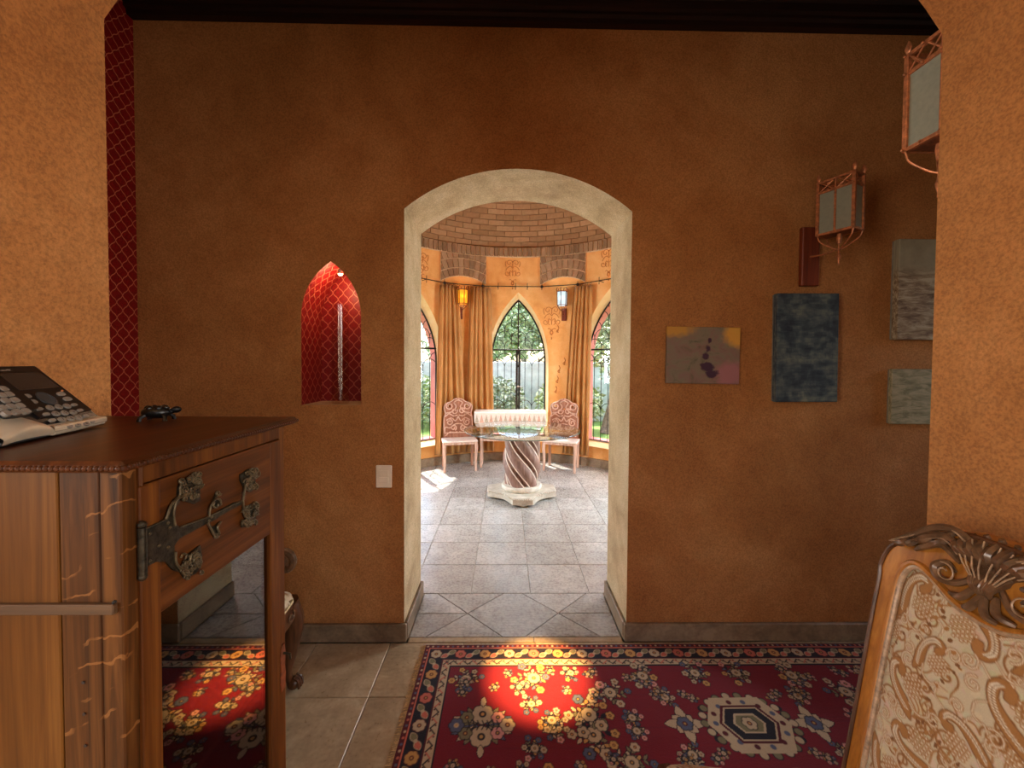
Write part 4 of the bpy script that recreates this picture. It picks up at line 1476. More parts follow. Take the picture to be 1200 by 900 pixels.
# ------------------------------------------------------------------ carved salon chairs (local: x across, y forward, z up)
BK_Z0 = 0.50
def lean(z): return -0.235 - 0.205*(z-BK_Z0)            # y of the back at height z
BACK_OUT = [(0.0, 1.142), (0.06, 1.138), (0.115, 1.112), (0.155, 1.076), (0.185, 1.062), (0.205, 1.040), (0.217, 0.995), (0.213, 0.96), (0.210, 0.88), (0.204, 0.76), (0.196, 0.60), (0.190, 0.43)]
BACK_IN = [(0.0, 0.985), (0.045, 0.992), (0.095, 1.018), (0.128, 1.030), (0.150, 1.022), (0.164, 0.990), (0.166, 0.93), (0.163, 0.80), (0.157, 0.66), (0.152, 0.505)]
def salon_chair(name, label, loc, rotz, arms=False, seat_h=0.47, scale=1.0, step=0.0022):
    t = thing(name, label, 'chair', loc, rotz)
    B = lambda x, z, d=0.0: (x, lean(z)+d, z)
    # frame of the back with an open middle
    out_h = [(p[0], p[1]) for p in smoothpath(BACK_OUT, 5)]
    in_h = [(p[0], p[1]) for p in smoothpath(BACK_IN, 5)]
    O = out_h + [(-x, z) for x, z in out_h[::-1]][0:-1]
    I = in_h + [(-x, z) for x, z in in_h[::-1]][0:-1]
    m = MB(); m.prism(O, lambda u, v, d: B(u, v, d), -0.030, 0.012, [I])
    fr = m.build('back_frame', M['frame_gold'], t, smooth=35)
    m = MB()
    m.tube([B(x*0.985, z-0.004, 0.012) for x, z in out_h], 0.0055, 8); m.tube([B(-x*0.985, z-0.004, 0.012) for x, z in out_h], 0.0055, 8)
    m.build('outer_moulding', M['walnut'], fr, smooth=True)
    m = MB(); m.tube([B(x, z, 0.012) for x, z in I], 0.008, 8, closed=True); m.build('inner_moulding', M['frame_gold'], fr, smooth=True)
    m = MB(); m.tube([B(x*0.955, z-0.006 if z > 0.9 else z+.004, 0.014) for x, z in I], 0.0058, 8, closed=True); m.build('welt', M['carved_edge'], fr, smooth=True)
    # carved crest: shell in the middle, acanthus running out to the corners
    m = MB()
    for k in range(9):
        a = -1.25 + 2.5*k/8
        P = [(0.0 + 0.010*math.sin(a), 1.035), (0.026*math.sin(a), 1.075), (0.052*math.sin(a)*1.1, 1.105+0.012*math.cos(a)), (0.075*math.sin(a)*1.1, 1.10+0.050*math.cos(a))]
        m.tube([B(x, z, 0.018+0.012*math.sin(PI*i/len(P))) for i, (x, z) in enumerate(smoothpath(P, 5))], [0.005+0.005*math.sin(PI*i/15) for i in range(16)], 6)
    for s in (-1, 1):
        for k, P in enumerate(([(0.02, 1.11), (0.06, 1.138), (0.10, 1.132), (0.15, 1.092), (0.19, 1.062)], [(0.04, 1.09), (0.075, 1.118), (0.11, 1.108), (0.15, 1.076), (0.188, 1.055)],
                               [(0.05, 1.075), (0.085, 1.098), (0.115, 1.082), (0.14, 1.062)], [(0.10, 1.12), (0.12, 1.095), (0.145, 1.085)], [(0.13, 1.10), (0.145, 1.075), (0.165, 1.066)], [(0.155, 1.085), (0.165, 1.066), (0.19, 1.058)],
                               [(0.075, 1.13), (0.09, 1.10), (0.12, 1.09)], [(0.02, 1.06), (0.045, 1.035), (0.075, 1.03), (0.088, 1.05), (0.070, 1.066), (0.055, 1.052)], [(0.018, 1.04), (0.03, 1.015), (0.055, 1.008)], [(0.0, 1.04), (0.012, 1.005), (0.028, 0.995)])):
            SP = smoothpath([(s*x, z) for x, z in P], 6); n = len(SP)
            m.tube([B(p[0], p[1], 0.016+0.010*math.sin(PI*i/n)) for i, p in enumerate(SP)], [0.0028+0.0052*math.sin(PI*(0.15+0.8*i/n)) for i in range(n)], 6)
    m.build('carved_crest', M['carved_walnut'], t, smooth=True)
    m = MB()
    for s in (-1, 1):
        for P in ([(0.03, 1.118), (0.07, 1.139), (0.105, 1.128), (0.15, 1.09), (0.188, 1.064)], [(0.05, 1.094), (0.08, 1.113), (0.115, 1.10), (0.145, 1.078)], spiral(s*0.0+0.066, 1.047, 0.022, 0.006, 0.4, 1.3), [(0.10, 1.118), (0.122, 1.098), (0.14, 1.09)], [(0.165, 1.07), (0.178, 1.066), (0.192, 1.06)]):
            SP = smoothpath([(s*x, z) for x, z in P], 5) if len(P) < 8 else [(s*x, z) for x, z in P]
            m.tube([B(p[0], p[1], 0.029) for p in SP], 0.0018, 5)
        for k in range(4):
            a = s*(0.2+0.3*k); m.tube([B(0.012*math.sin(a), 1.05, 0.028), B(0.04*math.sin(a), 1.085, 0.033), B(0.07*math.sin(a), 1.10+0.04*math.cos(a), 0.026)], 0.0016, 5)
    m.build('crest_highlights', M['carved_edge'], t, smooth=True)
    # upholstered panel
    W, H0, H1 = 0.335, 0.495, 1.032
    cv = draw_brocade(W, H1-H0, step, 4)
    Ii = np.array([(abs(x), z) for x, z in in_h]); order = np.argsort(Ii[:, 1])
    top_x = np.array([p[0] for p in in_h][:21]); 
    def mask(X, Y):
        x = np.abs(X-W/2); z = Y+H0
        # inside the inner outline, a little enlarged
        P = np.array([(px*1.01, pz) for px, pz in I]); ins = np.zeros(X.shape, bool); xx = X-W/2
        for (x0, y0), (x1, y1) in zip(P, np.roll(P, -1, 0)):
            if y0 == y1: continue
            c = ((y0 > z) != (y1 > z)) & (xx < (x1-x0)*(z-y0)/(y1-y0)+x0); ins ^= c
        return ins
    def place(X, Y, H):
        x = X-W/2; z = Y+H0
        puff = 0.016*np.clip(1-(x/(W/2))**4, 0, 1)*np.clip(1-((z-0.76)/0.27)**4, 0, 1)
        return x, -0.235-0.205*(z-BK_Z0)+0.004+puff+H, z
    net_object('back_cushion', cv, place, 'brocade', t, mask)
    m = MB(); m.prism([(x*0.99, z) for x, z in I], lambda u, v, d: B(u, v, d), -0.022, -0.004); m.build('back_panel', M['fringe_cream'], t)
    # seat: rail, cushion
    sd, sw = 0.235, 0.245
    def seat_out(k, gx=0.0):
        pts = [(-0.195-gx, -0.225-gx), (0.195+gx, -0.225-gx), (0.225+gx, 0.0), (sw+gx, sd-0.05), (sw-0.02+gx, sd-0.008+gx), (0.19, sd+0.008+gx), (0.10, sd+0.016+gx), (0.0, sd+0.022+gx)]
        pts += [(-x, y) for x, y in pts[-2:1:-1]]
        return pts
    S0 = [(p[0], p[1]) for p in smoothpath(seat_out(0), 4, True)]
    m = MB(); m.prism(S0, lambda u, v, d: (u, v, d), seat_h-0.135, seat_h-0.055); rail = m.build('seat_rail', M['walnut'], t, smooth=35)
    for s in (-1, 1):
        for P in (spiral(s*0.07, seat_h-0.10, 0.035, 0.008, 0.3, 1.2*s), spiral(s*0.16, seat_h-0.095, 0.028, 0.006, 2.0, -1.2*s)):
            m = MB(); m.tube([(x, sd+0.018, z) for x, z in P], 0.004, 6); m.build('rail_carving', M['carved_walnut'], rail, smooth=True)
    cs = draw_brocade(0.52, 0.50, step*1.5, 9)
    So = np.array(S0)
    def smask(X, Y):
        xx = X-0.26; yy = Y-0.235; ins = np.zeros(X.shape, bool)
        for (x0, y0), (x1, y1) in zip(So, np.roll(So, -1, 0)):
            if y0 == y1: continue
            c = ((y0 > yy) != (y1 > yy)) & (xx < (x1-x0)*(yy-y0)/(y1-y0)+x0); ins ^= c
        return ins
    def splace(X, Y, H):
        xx = X-0.26; yy = Y-0.235
        # distance to the rim gives the rounded crown
        d = np.full(X.shape, 9.0)
        for (x0, y0), (x1, y1) in zip(So, np.roll(So, -1, 0)):
            dx, dy = x1-x0, y1-y0; tt = np.clip(((xx-x0)*dx+(yy-y0)*dy)/(dx*dx+dy*dy+1e-12), 0, 1)
            d = np.minimum(d, np.hypot(xx-x0-tt*dx, yy-y0-tt*dy))
        k = np.clip(d/0.09, 0, 1)
        return xx, yy, seat_h-0.052+0.052*np.sqrt(np.clip(1-(1-k)**2, 0, 1))+H
    net_object('seat_cushion', cs, splace, 'brocade', t, smask)
    m = MB(); m.prism([(x*0.995, y*0.995) for x, y in S0], lambda u, v, d: (u, v, d), seat_h-0.056, seat_h-0.046); m.build('seat_band', M['fringe_cream'], t)
    # legs: cabriole in front, raked behind
    for s in (-1, 1):
        P = smoothpath([(s*0.215, sd-0.035, seat_h-0.07), (s*0.236, sd-0.012, seat_h-0.16), (s*0.228, sd-0.02, 0.20), (s*0.215, sd-0.035, 0.09), (s*0.222, sd-0.018, 0.035)], 6)
        m = MB(); n = len(P)
        m.tube(P, [0.040*(1-i/n)**1.1+0.014 for i in range(n)], 10)
        leg = m.build('leg', M['walnut'], t, smooth=True)
        m = MB(); m.ball((s*0.226, sd-0.008, 0.028), 0.028, 10, (1, 1.1, 1))
        for a in (-0.6, 0, 0.6): m.tube(smoothpath([(s*0.222+0.02*math.sin(a), sd+0.0, 0.062), (s*0.226+0.026*math.sin(a), sd+0.018, 0.045), (s*0.226+0.026*math.sin(a), sd+0.022, 0.012)], 4), 0.0065, 6)
        m.build('claw_foot', M['walnut'], leg, smooth=True)
        m = MB(); 
        for q in range(3): m.tube([(s*(0.225+0.004*q), sd+0.012-0.012*q, seat_h-0.10-0.02*q), (s*(0.246-0.01*q), sd+0.020-0.012*q, seat_h-0.16-0.02*q), (s*0.238, sd+0.0-0.006*q, seat_h-0.23)], 0.0055, 6)
        m.build('knee_carving', M['carved_walnut'], leg, smooth=True)
        m = MB(); P = smoothpath([(s*0.182, lean(0.46)-0.010, 0.455), (s*0.185, -0.232, 0.38), (s*0.19, -0.245, 0.2), (s*0.20, -0.30, 0.0)], 6)
        m.tube(P, [0.021-0.006*i/len(P) for i in range(len(P))], 8); m.build('leg', M['walnut'], t, smooth=True)
        if arms:
            P = smoothpath([(s*0.20, lean(0.72), 0.68), (s*0.245, -0.10, 0.66), (s*0.262, 0.06, 0.625), (s*0.262, 0.155, 0.615)], 6)
            m = MB(); m.tube(P, 0.017, 8, flat=0.8); arm = m.build('arm', M['walnut'], t, smooth=True)
            sp = spiral(0.165, 0.568, 0.050, 0.012, PI/2, -1.35)
            m = MB(); m.tube([(s*0.262, y, z) for y, z in sp], 0.017, 8); m.build('arm_scroll', M['carved_walnut'], arm, smooth=True)
            P = smoothpath([(s*0.235, 0.05, seat_h-0.06), (s*0.258, 0.08, 0.53), (s*0.262, 0.13, 0.60)], 5)
            m = MB(); m.tube(P, 0.018, 8); m.build('arm_support', M['walnut'], t, smooth=True)
    return t
salon_chair('salon_chair', 'carved salon chair with cream brocade back standing near on the right', (0.645, 0.770, 0), PI/2)
salon_chair('salon_armchair', 'carved armchair with claw feet mostly hidden behind the oak cabinet', (-1.190, 1.552, 0), -PI/2, arms=True, step=0.005)

# ------------------------------------------------------------------ telephone on the cabinet
ph_fr = on_z(5, 525, KT); ph_fl = on_z(119, 499.5, KT)
u_ax = Vector((ph_fl.x-ph_fr.x, ph_fl.y-ph_fr.y, 0)); PHL = u_ax.length; u_ax.normalize()
n_ax = Vector((u_ax.y, -u_ax.x, 0))               # outwards, over the front edge
PW, PD, PH1, PH0 = 0.232, 0.106, 0.124, 0.016     # width, depth, rear and front height
org = Vector((ph_fl.x, ph_fl.y, KT))              # far front corner; width runs back towards the near end
RotP = Matrix(((-u_ax.x, -n_ax.x, 0, org.x), (-u_ax.y, -n_ax.y, 0, org.y), (0, 0, 1, org.z), (0, 0, 0, 1)))
# local: x along the front edge from far corner to near corner, y from the front to the back, z up
phone = thing('telephone', 'black and silver desk telephone base with grey keys on the cabinet', 'telephone')
phone.matrix_world = RotP
slope = math.atan2(PH1-PH0, PD)
def PS(x, t, d=0.0):
    """point on the sloping key plate: x along width, t metres up the slope, d proud of it"""
    return (x, t*math.cos(slope)-d*math.sin(slope), PH0 + t*math.sin(slope)+d*math.cos(slope))
SLEN = PD/math.cos(slope)
m = MB()
side = [(0.004, 0.004), (PD-0.01, 0.004), (PD, 0.012), (PD+.004, PH1-.006), (PD-.004, PH1), (0.0, PH0), (-0.002, 0.010)]
m.prism(side, lambda u, v, d: (d, u, v), 0.0, PW); m.build('base', M['black_plastic'], phone, smooth=30)
m = MB()
lip = smoothpath([(-0.002, 0.010), (-0.008, 0.014), (-0.006, 0.020), (0.004, 0.0215), (0.022, 0.030)], 4)
m.grid([[(x, p[0], p[1]) for p in lip] for x in np.linspace(-0.002, 0.132, 12)])
m.grid([[(x, p[0]*1.0, p[1]-.003) for p in lip] for x in np.linspace(-0.002, 0.132, 12)])
m.box((-0.003, -0.006, 0.0035), (0.132, 0.006, 0.0185), 0.003); m.box((-0.003, -0.004, 0.007), (0.0, PD, 0.02), 0.001)
m.build('silver_lip', M['silver_plastic'], phone, smooth=40)
m = MB(); m.prism([(0.002, 0.024), (0.128, 0.024), (0.128, SLEN-.002), (0.002, SLEN-.002)], lambda u, v, d: PS(u, v, d), 0.0, 0.0035); plate = m.build('key_plate', M['black_plastic'], phone)
m = MB(); m.prism([(0.010, SLEN-.062), (0.122, SLEN-.062), (0.122, SLEN-.020), (0.010, SLEN-.020)], lambda u, v, d: PS(u, v, d), 0.003, 0.0042); m.build('display', M['screen_grey'], plate)
keym = {}
def key(x, t, w, h, parent, col='key_grey', glyph=None):
    m = MB()
    r = min(w, h)*0.3
    out = [(p[0], p[1]) for p in smoothpath([(-w/2, -h/2+r), (-w/2, h/2-r), (-w/2+r, h/2), (w/2-r, h/2), (w/2, h/2-r), (w/2, -h/2+r), (w/2-r, -h/2), (-w/2+r, -h/2)], 2, True)]
    m.prism([(x+p[0], t+p[1]) for p in out], lambda u, v, d: PS(u, v, d), 0.003, 0.0062)
    k = m.build('key', M[col], parent)
    return k
def on_slope(px, py):
    P0 = RotP @ Vector(PS(0, 0)); n = (RotP.to_3x3() @ Vector((0, -math.sin(slope), math.cos(slope))))
    w = on_plane(px, py, P0 + n*0.004, n); l = RotP.inverted() @ w
    return l.x, l.y/math.cos(slope)
GLY = []
def pxkey(zx, zy, w, h, glyph=None, parent=None):
    x, t = on_slope(zx*130/1114, 425+zy*105/900)
    key(x, t, w, h, parent or plate)
    if glyph: GLY.append((x, t, glyph))
for zx, zy, g in ((478, 440, '1'), (565, 432, '2'), (650, 425, '3'), (537, 500, '4'), (625, 493, '5'), (712, 486, '6'), (600, 558, '7'), (688, 550, '8'), (770, 542, '9'), (665, 622, '*'), (750, 610, '0'), (838, 598, '#')):
    pxkey(zx, zy, 0.0125, 0.0105, g)
for zx, zy in ((722, 412), (782, 468), (838, 524), (900, 580), (370, 452), (440, 505), (500, 566), (565, 626)): pxkey(zx, zy, 0.012, 0.006)
for zx, zy in ((590, 302), (655, 352), (238, 325), (300, 382)): pxkey(zx, zy, 0.0165, 0.0085)
nx_, nt_ = on_slope(450*130/1114, 425+345*105/900)
m = MB(); m.lathe([(0.017, 0.0), (0.017, 0.0016), (0.0145, 0.0020), (0.0145, 0.0008), (0.0, 0.0008)], 24)
m.xf(Matrix(((1, 0, 0, 0), (0, math.cos(slope), -math.sin(slope), 0), (0, math.sin(slope), math.cos(slope), 0), (0, 0, 0, 1)))); m.xf(Matrix.Translation(Vector(PS(nx_, nt_, 0.0035))))
m.build('navigation_ring', M['grey_plastic'], plate, smooth=True)
rx_, rt_ = on_slope(600*130/1114, 425+272*105/900)
m = MB(); m.ball(PS(rx_, rt_, 0.005), 0.0022, 6); m.build('indicator', M['copper'], plate)
def lettering(txt, size, mat, parent, M4, name='lettering', align='CENTER'):
    c = bpy.data.curves.new(name, 'FONT'); c.body = txt; c.size = size; c.align_x = align; c.align_y = 'CENTER'; c.extrude = 0.00015; c.resolution_u = 2
    tmp = bpy.data.objects.new(name, c); COL.objects.link(tmp)
    bpy.context.view_layer.update()
    me = bpy.data.meshes.new_from_object(tmp.evaluated_get(bpy.context.evaluated_depsgraph_get()))
    bpy.data.objects.remove(tmp)
    me.name = name; me.materials.clear(); me.materials.append(M[mat])
    o = bpy.data.objects.new(name, me); COL.objects.link(o); o.parent = parent; o.matrix_local = M4
    return o
# glyphs read from the front edge: text x runs against local x
def slope_M(x, t, d): 
    ex = Vector((-1, 0, 0)); ez = Vector((0, -math.sin(slope), math.cos(slope))); ey = ez.cross(ex)
    # text is read by someone standing in front, looking at the back: right is local -x
    ey = Vector((0, math.cos(slope), math.sin(slope)))
    p = PS(x, t, d)
    return Matrix(((ex.x, ey.x, ez.x, p[0]), (ex.y, ey.y, ez.y, p[1]), (ex.z, ey.z, ez.z, p[2]), (0, 0, 0, 1)))
for x, t, g in GLY: lettering(g, 0.008, 'key_glyph', plate, slope_M(x, t, 0.0064))
lettering('Panasonic', 0.0085, 'key_grey', plate, slope_M(0.080, SLEN-.011, 0.0038))
lettering('Bluetooth', 0.0072, 'key_glyph', phone, slope_M(0.030, 0.016, 0.0063))
# cradle hump in silver and the cordless handset that rests in it
m = MB()
cr = smoothpath([(-0.004, 0.006), (-0.006, 0.018), (0.004, 0.026), (0.030, 0.036)], 4)
m.grid([[(x, p[0], p[1]*(0.75+0.55*math.sin(PI*min(1, max(0, (x-0.128)/0.095)))**0.6)) for p in cr] for x in np.linspace(0.128, 0.226, 14)])
m.build('cradle', M['silver_plastic'], phone, smooth=True)
m = MB(); m.box((0.130, -0.001, 0.003), (0.226, 0.03, 0.016), 0.003); m.build('cradle_foot', M['grey_plastic'], phone)
hs = thing('cordless_handset', 'black cordless handset with grey keys resting in the telephone cradle', 'handset')
hs.matrix_world = RotP
m = MB()
hp = [(0.142, 0.040), (0.150, 0.030), (0.188, 0.030), (0.196, 0.040), (0.198, 0.10), (0.194, 0.185), (0.184, 0.195), (0.152, 0.195), (0.142, 0.185), (0.140, 0.10)]
m.prism([(p[0], p[1]) for p in smoothpath(hp, 3, True)], lambda u, v, d: PS(u, v, d+0.004*math.sin(v*14)), 0.005, 0.022); hb = m.build('handset_body', M['black_plastic'], hs, smooth=35)
def PSH(x, t, d): return PS(x, t, d+0.021+0.004*math.sin(t*14))
for zx, zy in ((38, 262), (92, 316), (20, 325), (150, 374), (55, 380), (205, 432), (112, 438), (20, 450), (262, 484), (170, 490), (70, 506)):
    P0 = RotP @ Vector(PS(0, 0, 0.026)); n = (RotP.to_3x3() @ Vector((0, -math.sin(slope), math.cos(slope))))
    w = on_plane(zx*130/1114, 425+zy*105/900, P0, n); l = RotP.inverted() @ w
    x = l.x; t = (l.y+0.026*math.sin(slope))/math.cos(slope)
    m = MB(); m.prism([(x+p[0], t+p[1]) for p in ((-.006, -.003), (-.004, -.0048), (.004, -.0048), (.006, -.003), (.006, .003), (.004, .0048), (-.004, .0048), (-.006, .003))], lambda u, v, d: PS(u, v, d), 0.022, 0.0275); m.build('key', M['key_grey'], hb)
m = MB(); m.prism([(0.150, 0.135), (0.188, 0.135), (0.188, 0.170), (0.150, 0.170)], lambda u, v, d: PS(u, v, d), 0.021, 0.0265); m.build('display', M['screen_grey'], hb)
m = MB(); m.box((0.2, 0.0, 0.0015), (PW, 0.05, 0.012), 0.004); m.build('rest', M['grey_plastic'], phone)

# small black cast figure on the far end of the cabinet
fp = on_z(184, 492.5, KT)
fig = thing('cast_figurine', 'small black cast tortoise figurine on the cabinet top', 'figurine', (fp.x, fp.y, KT), 0.3)
m = MB(); m.ball((0, 0, 0.019), 0.030, 10, (1.0, 0.72, 0.50))
for k in range(6):
    a = k*PI/3; m.ball((0.017*math.cos(a), 0.012*math.sin(a), 0.028), 0.007, 6)
m.build('shell', M['black_iron_cast'], fig, smooth=True)
for sx in (-1, 1):
    for sy in (-1, 1):
        m = MB(); m.tube([(sx*0.016, sy*0.012, 0.014), (sx*0.023, sy*0.019, 0.008), (sx*0.024, sy*0.021, 0.0)], [0.005, 0.004, 0.005], 6); m.build('leg', M['black_iron_cast'], fig, smooth=True)
m = MB(); m.ball((0.037, 0, 0.024), 0.0085, 8, (1.2, 1, 0.9)); m.tube([(0.022, 0, 0.018), (0.034, 0, 0.023)], 0.006, 6); m.build('head', M['black_iron_cast'], fig, smooth=True)

# ------------------------------------------------------------------ niche: tall glass vase and small spotlight
vx = on_y(398, 470, WY+0.09).x
vz = NZ0 + 0.0005
m = MB(); m.lathe([(0.0, 0.0), (0.043, 0.0), (0.045, 0.004), (0.0445, 0.545), (0.0415, 0.545), (0.0415, 0.022), (0.0, 0.020)], 28)
vase = m.build('glass_vase', M['vase_glass'], smooth=50); vase.location = (vx, WY+0.10, vz)
tag(vase, 'tall clear glass cylinder vase standing inside the red niche', 'vase')
nl = on_y(399, 321, WY+0.07)
sp = thing('niche_spotlight', 'tiny lit spotlight at the peak of the red niche', 'lamp', (nl.x, nl.y, nl.z))
m = MB(); m.lathe([(0.014, 0.0), (0.016, 0.004), (0.016, 0.020), (0.006, 0.026), (0.006, 0.05)], 16); m.build('housing', M['steel'], sp, smooth=40)
m = MB(); m.lathe([(0.0, -0.010), (0.009, -0.007), (0.013, 0.001)], 14); m.build('bulb', M['lamp_bulb'], sp, smooth=True)
d = bpy.data.lights.new('niche_lamp_light', 'POINT'); d.energy = 2.4; d.color = (1.0, 0.66, 0.36); d.shadow_soft_size = 0.012
lo = bpy.data.objects.new('niche_lamp_light', d); lo.location = (0, 0.01, -0.055); lo.parent = sp; COL.objects.link(lo)

# unseen ceiling spotlight, added to make the warm patch on the runner
cs = thing('added_spotlight', 'small recessed spotlight added to make the warm patch on the runner rug', 'lamp', (0.13, 1.60, ZC))
m = MB(); m.lathe([(0.05, -0.004), (0.052, 0.0), (0.036, 0.0), (0.034, -0.002), (0.034, -0.012), (0.046, -0.012)], 24); m.build('ring', M['steel'], cs, smooth=40)
m = MB(); m.lathe([(0.0, -0.010), (0.030, -0.009), (0.033, -0.003)], 20); m.build('lens', M['lamp_bulb'], cs, smooth=True)
d = bpy.data.lights.new('rug_patch_light', 'SPOT'); d.energy = 5600; d.color = (1.0, 0.56, 0.18); d.spot_size = math.radians(9.6); d.spot_blend = 1.0; d.shadow_soft_size = 0.02
lo = bpy.data.objects.new('rug_patch_light', d); lo.location = (0, 0, -0.02); lo.parent = cs
lo.rotation_euler = (Vector((0.16, 1.83, 0)) - Vector((0.13, 1.60, ZC-.02))).to_track_quat('-Z', 'Y').to_euler(); COL.objects.link(lo)

# ------------------------------------------------------------------ light switch
s0 = on_y(441, 571, WY); s1 = on_y(459.5, 545, WY)
sw = thing('light_switch', 'cream double rocker light switch beside the doorway', 'light switch', ((s0.x+s1.x)/2, WY, (s0.z+s1.z)/2))
hw, hh = (s1.x-s0.x)/2, (s1.z-s0.z)/2
m = MB(); m.box((-hw, -0.009, -hh), (hw, 0.0, hh), 0.003); m.build('plate', M['white_plastic'], sw)
for k in (-1, 1):
    m = MB(); m.box((-hw*0.62, -0.013, k*hh*0.30-hh*0.25), (hw*0.62, -0.008, k*hh*0.30+hh*0.25), 0.002); m.build('rocker', M['white_plastic'], sw)

# ------------------------------------------------------------------ iron lanterns on the walls of the corridor
def leaf_finial(m, p, s=1.0):
    m.tube([(p[0], p[1], p[2]+z*s) for z in (0, 0.008, 0.018, 0.030, 0.042)], [0.003*s, 0.0075*s, 0.011*s, 0.0075*s, 0.001*s], 8, flat=0.6)
def sconce(name, label, loc, rotz, w, d, h, board, arm_to, mull=True):
    """loc = centre of the lantern's bottom; w along local x, d along local y"""
    t = thing(name, label, 'wall lantern', loc, rotz, None)
    b = 0.007
    hd = 0.205*h                                          # height of the crossed top band
    posts = [(-w/2, -d/2), (w/2, -d/2), (-w/2, d/2), (w/2, d/2)]
    cage = MB()
    for x, y in posts: cage.box((x-b, y-b, 0), (x+b, y+b, h), 0.0015)
    for z in (0.004, h-hd, h-0.004):
        for y in (-d/2, d/2): cage.box((-w/2, y-b*0.7, z-b*0.8), (w/2, y+b*0.7, z+b*0.8))
        for x in (-w/2, w/2): cage.box((x-b*0.7, -d/2, z-b*0.8), (x+b*0.7, d/2, z+b*0.8))
    cg = cage.build('cage', M['copper'], t)
    m = MB()
    for y in (-d/2, d/2):
        m.tube([(-w/2, y, h-hd), (w/2, y, h)], 0.003, 5); m.tube([(-w/2, y, h), (w/2, y, h-hd)], 0.003, 5)
    for x in (-w/2, w/2):
        for y0, y1 in ((-d/2, 0), (0, d/2)):
            m.tube([(x, y0, h-hd), (x, y1, h)], 0.003, 5); m.tube([(x, y0, h), (x, y1, h-hd)], 0.003, 5)
    m.build('crossed_band', M['copper'], cg)
    for x in ((-w/2, w/2) if mull else ()):
        m = MB(); m.box((x-b*0.6, -b*0.6, 0), (x+b*0.6, b*0.6, h)); m.build('mullion', M['copper'], cg)
    for x in (-w/2+0.002, w/2-0.002):
        for y0, y1 in (((-d/2+b, -b*0.5), (b*0.5, d/2-b)) if mull else ((-d/2+b, d/2-b),)):
            m = MB(); m.box((x-0.0012, y0, 0.008), (x+0.0012, y1, h-hd-0.004)); m.build('pane', M['frosted_glass'], t)
    for y in (-d/2+0.002, d/2-0.002):
        m = MB(); m.box((-w/2+b, y-0.0012, 0.008), (w/2-b, y+0.0012, h-hd-0.004)); m.build('pane', M['frosted_glass'], t)
    m = MB()
    for x, y in posts + [(-w/2, 0), (w/2, 0)]:
        sx = 1 if x > 0 else -1
        for z in (0.004, h-hd, h-0.006): m.ball((x+sx*0.011, y, z), 0.0045, 6)
    o = m.build('studs', M['copper'], cg, smooth=True); o['kind'] = 'stuff'
    for x, y in posts:
        m = MB(); leaf_finial(m, (x, y, h), 1.15 if y < 0 else 1.0); m.build('leaf_finial', M['copper'], t, smooth=True)
    m = MB()
    bz = -0.30*h
    for x, y in posts: m.tube(smoothpath([(x, y, 0.0), (x*0.85, y*0.85, bz*0.40), (x*0.3, y*0.3, bz*0.85), (0, 0, bz)], 6), 0.0034, 6)
    m.build('basket', M['copper'], t, smooth=True)
    m = MB(); m.lathe([(0.0, bz-0.075), (0.004, bz-0.072), (0.003, bz-0.06), (0.010, bz-0.032), (0.006, bz-0.022), (0.004, bz-0.008), (0.003, bz+0.03), (0.0, bz+0.05)], 10); m.build('drop', M['copper'], t, smooth=True)
    m = MB(); m.lathe([(0.0, -0.055), (0.008, -0.05), (0.011, -0.02), (0.009, 0.0)], 10, (0, 0, 0)); m.build('socket', M['copper'], t, smooth=True)
    m = MB(); m.box((-w/2+b, -d/2+b, -0.002), (w/2-b, d/2-b, 0.002)); m.build('floor_plate', M['copper_dark'], t)
    # board on the wall and the arm to it
    Minv = Matrix.Rotation(-rotz, 4, 'Z') @ Matrix.Translation(-Vector(loc))
    m = MB(); lo, hi = board; m.box(lo, hi, 0.004); m.xf(Minv); m.build('wall_board', M['red_board'], t)
    a = Minv @ Vector(arm_to)
    m = MB(); m.tube(smoothpath([(a.x, a.y, a.z), (a.x*0.5, a.y*0.5, (a.z+bz)/2-0.004), (0, 0, bz+0.004)], 6), 0.005, 6); m.build('arm', M['copper'], t, smooth=True)
    return t
# far one, beside the paintings: turned a little from the wall
A = Vector((1.575, 1.990, 0)); Bp = Vector((1.640, 1.850, 0))
mid = (A+Bp)/2; dirv = (A-Bp).normalized()
ang = math.atan2(dirv.y, dirv.x) - PI/2
nrm = Vector((math.cos(ang), math.sin(ang), 0))
lw, ld, lh = 0.085, 0.150, 0.268
zb_ = on_plane(968, 272, (mid.x, mid.y, 0), (0, 1, 0)).z
bl = on_y(932, 336, WY-.002); bh = on_y(957, 268, WY-.002)
sconce('wall_lantern', 'copper wall lantern with frosted panes on red wooden board above the blue painting',
       (mid.x+nrm.x*lw/2, mid.y+nrm.y*lw/2, zb_), ang, lw, ld, lh, ((bl.x+.014, WY-0.03, bl.z), (bh.x, WY-.0005, bh.z)), ((bl.x+bh.x)/2, WY-.03, on_y(945, 303, WY).z))
# near one, on the back of the arch wall
zn = on_plane(1062, 178, (0, 1.235, 0), (0, 1, 0)).z
xn = on_y(1061, 178, 1.235).x
sconce('wall_lantern', 'copper wall lantern partly hidden behind the near arch wall at top right',
       (xn+0.052, 1.182, zn), 0.0, 0.104, 0.106, 0.300, ((xn+0.02, ZP1+.0005, zn-0.24), (xn+0.13, ZP1+0.03, zn-0.01)), (xn+0.075, ZP1+.03, zn-0.12), False)

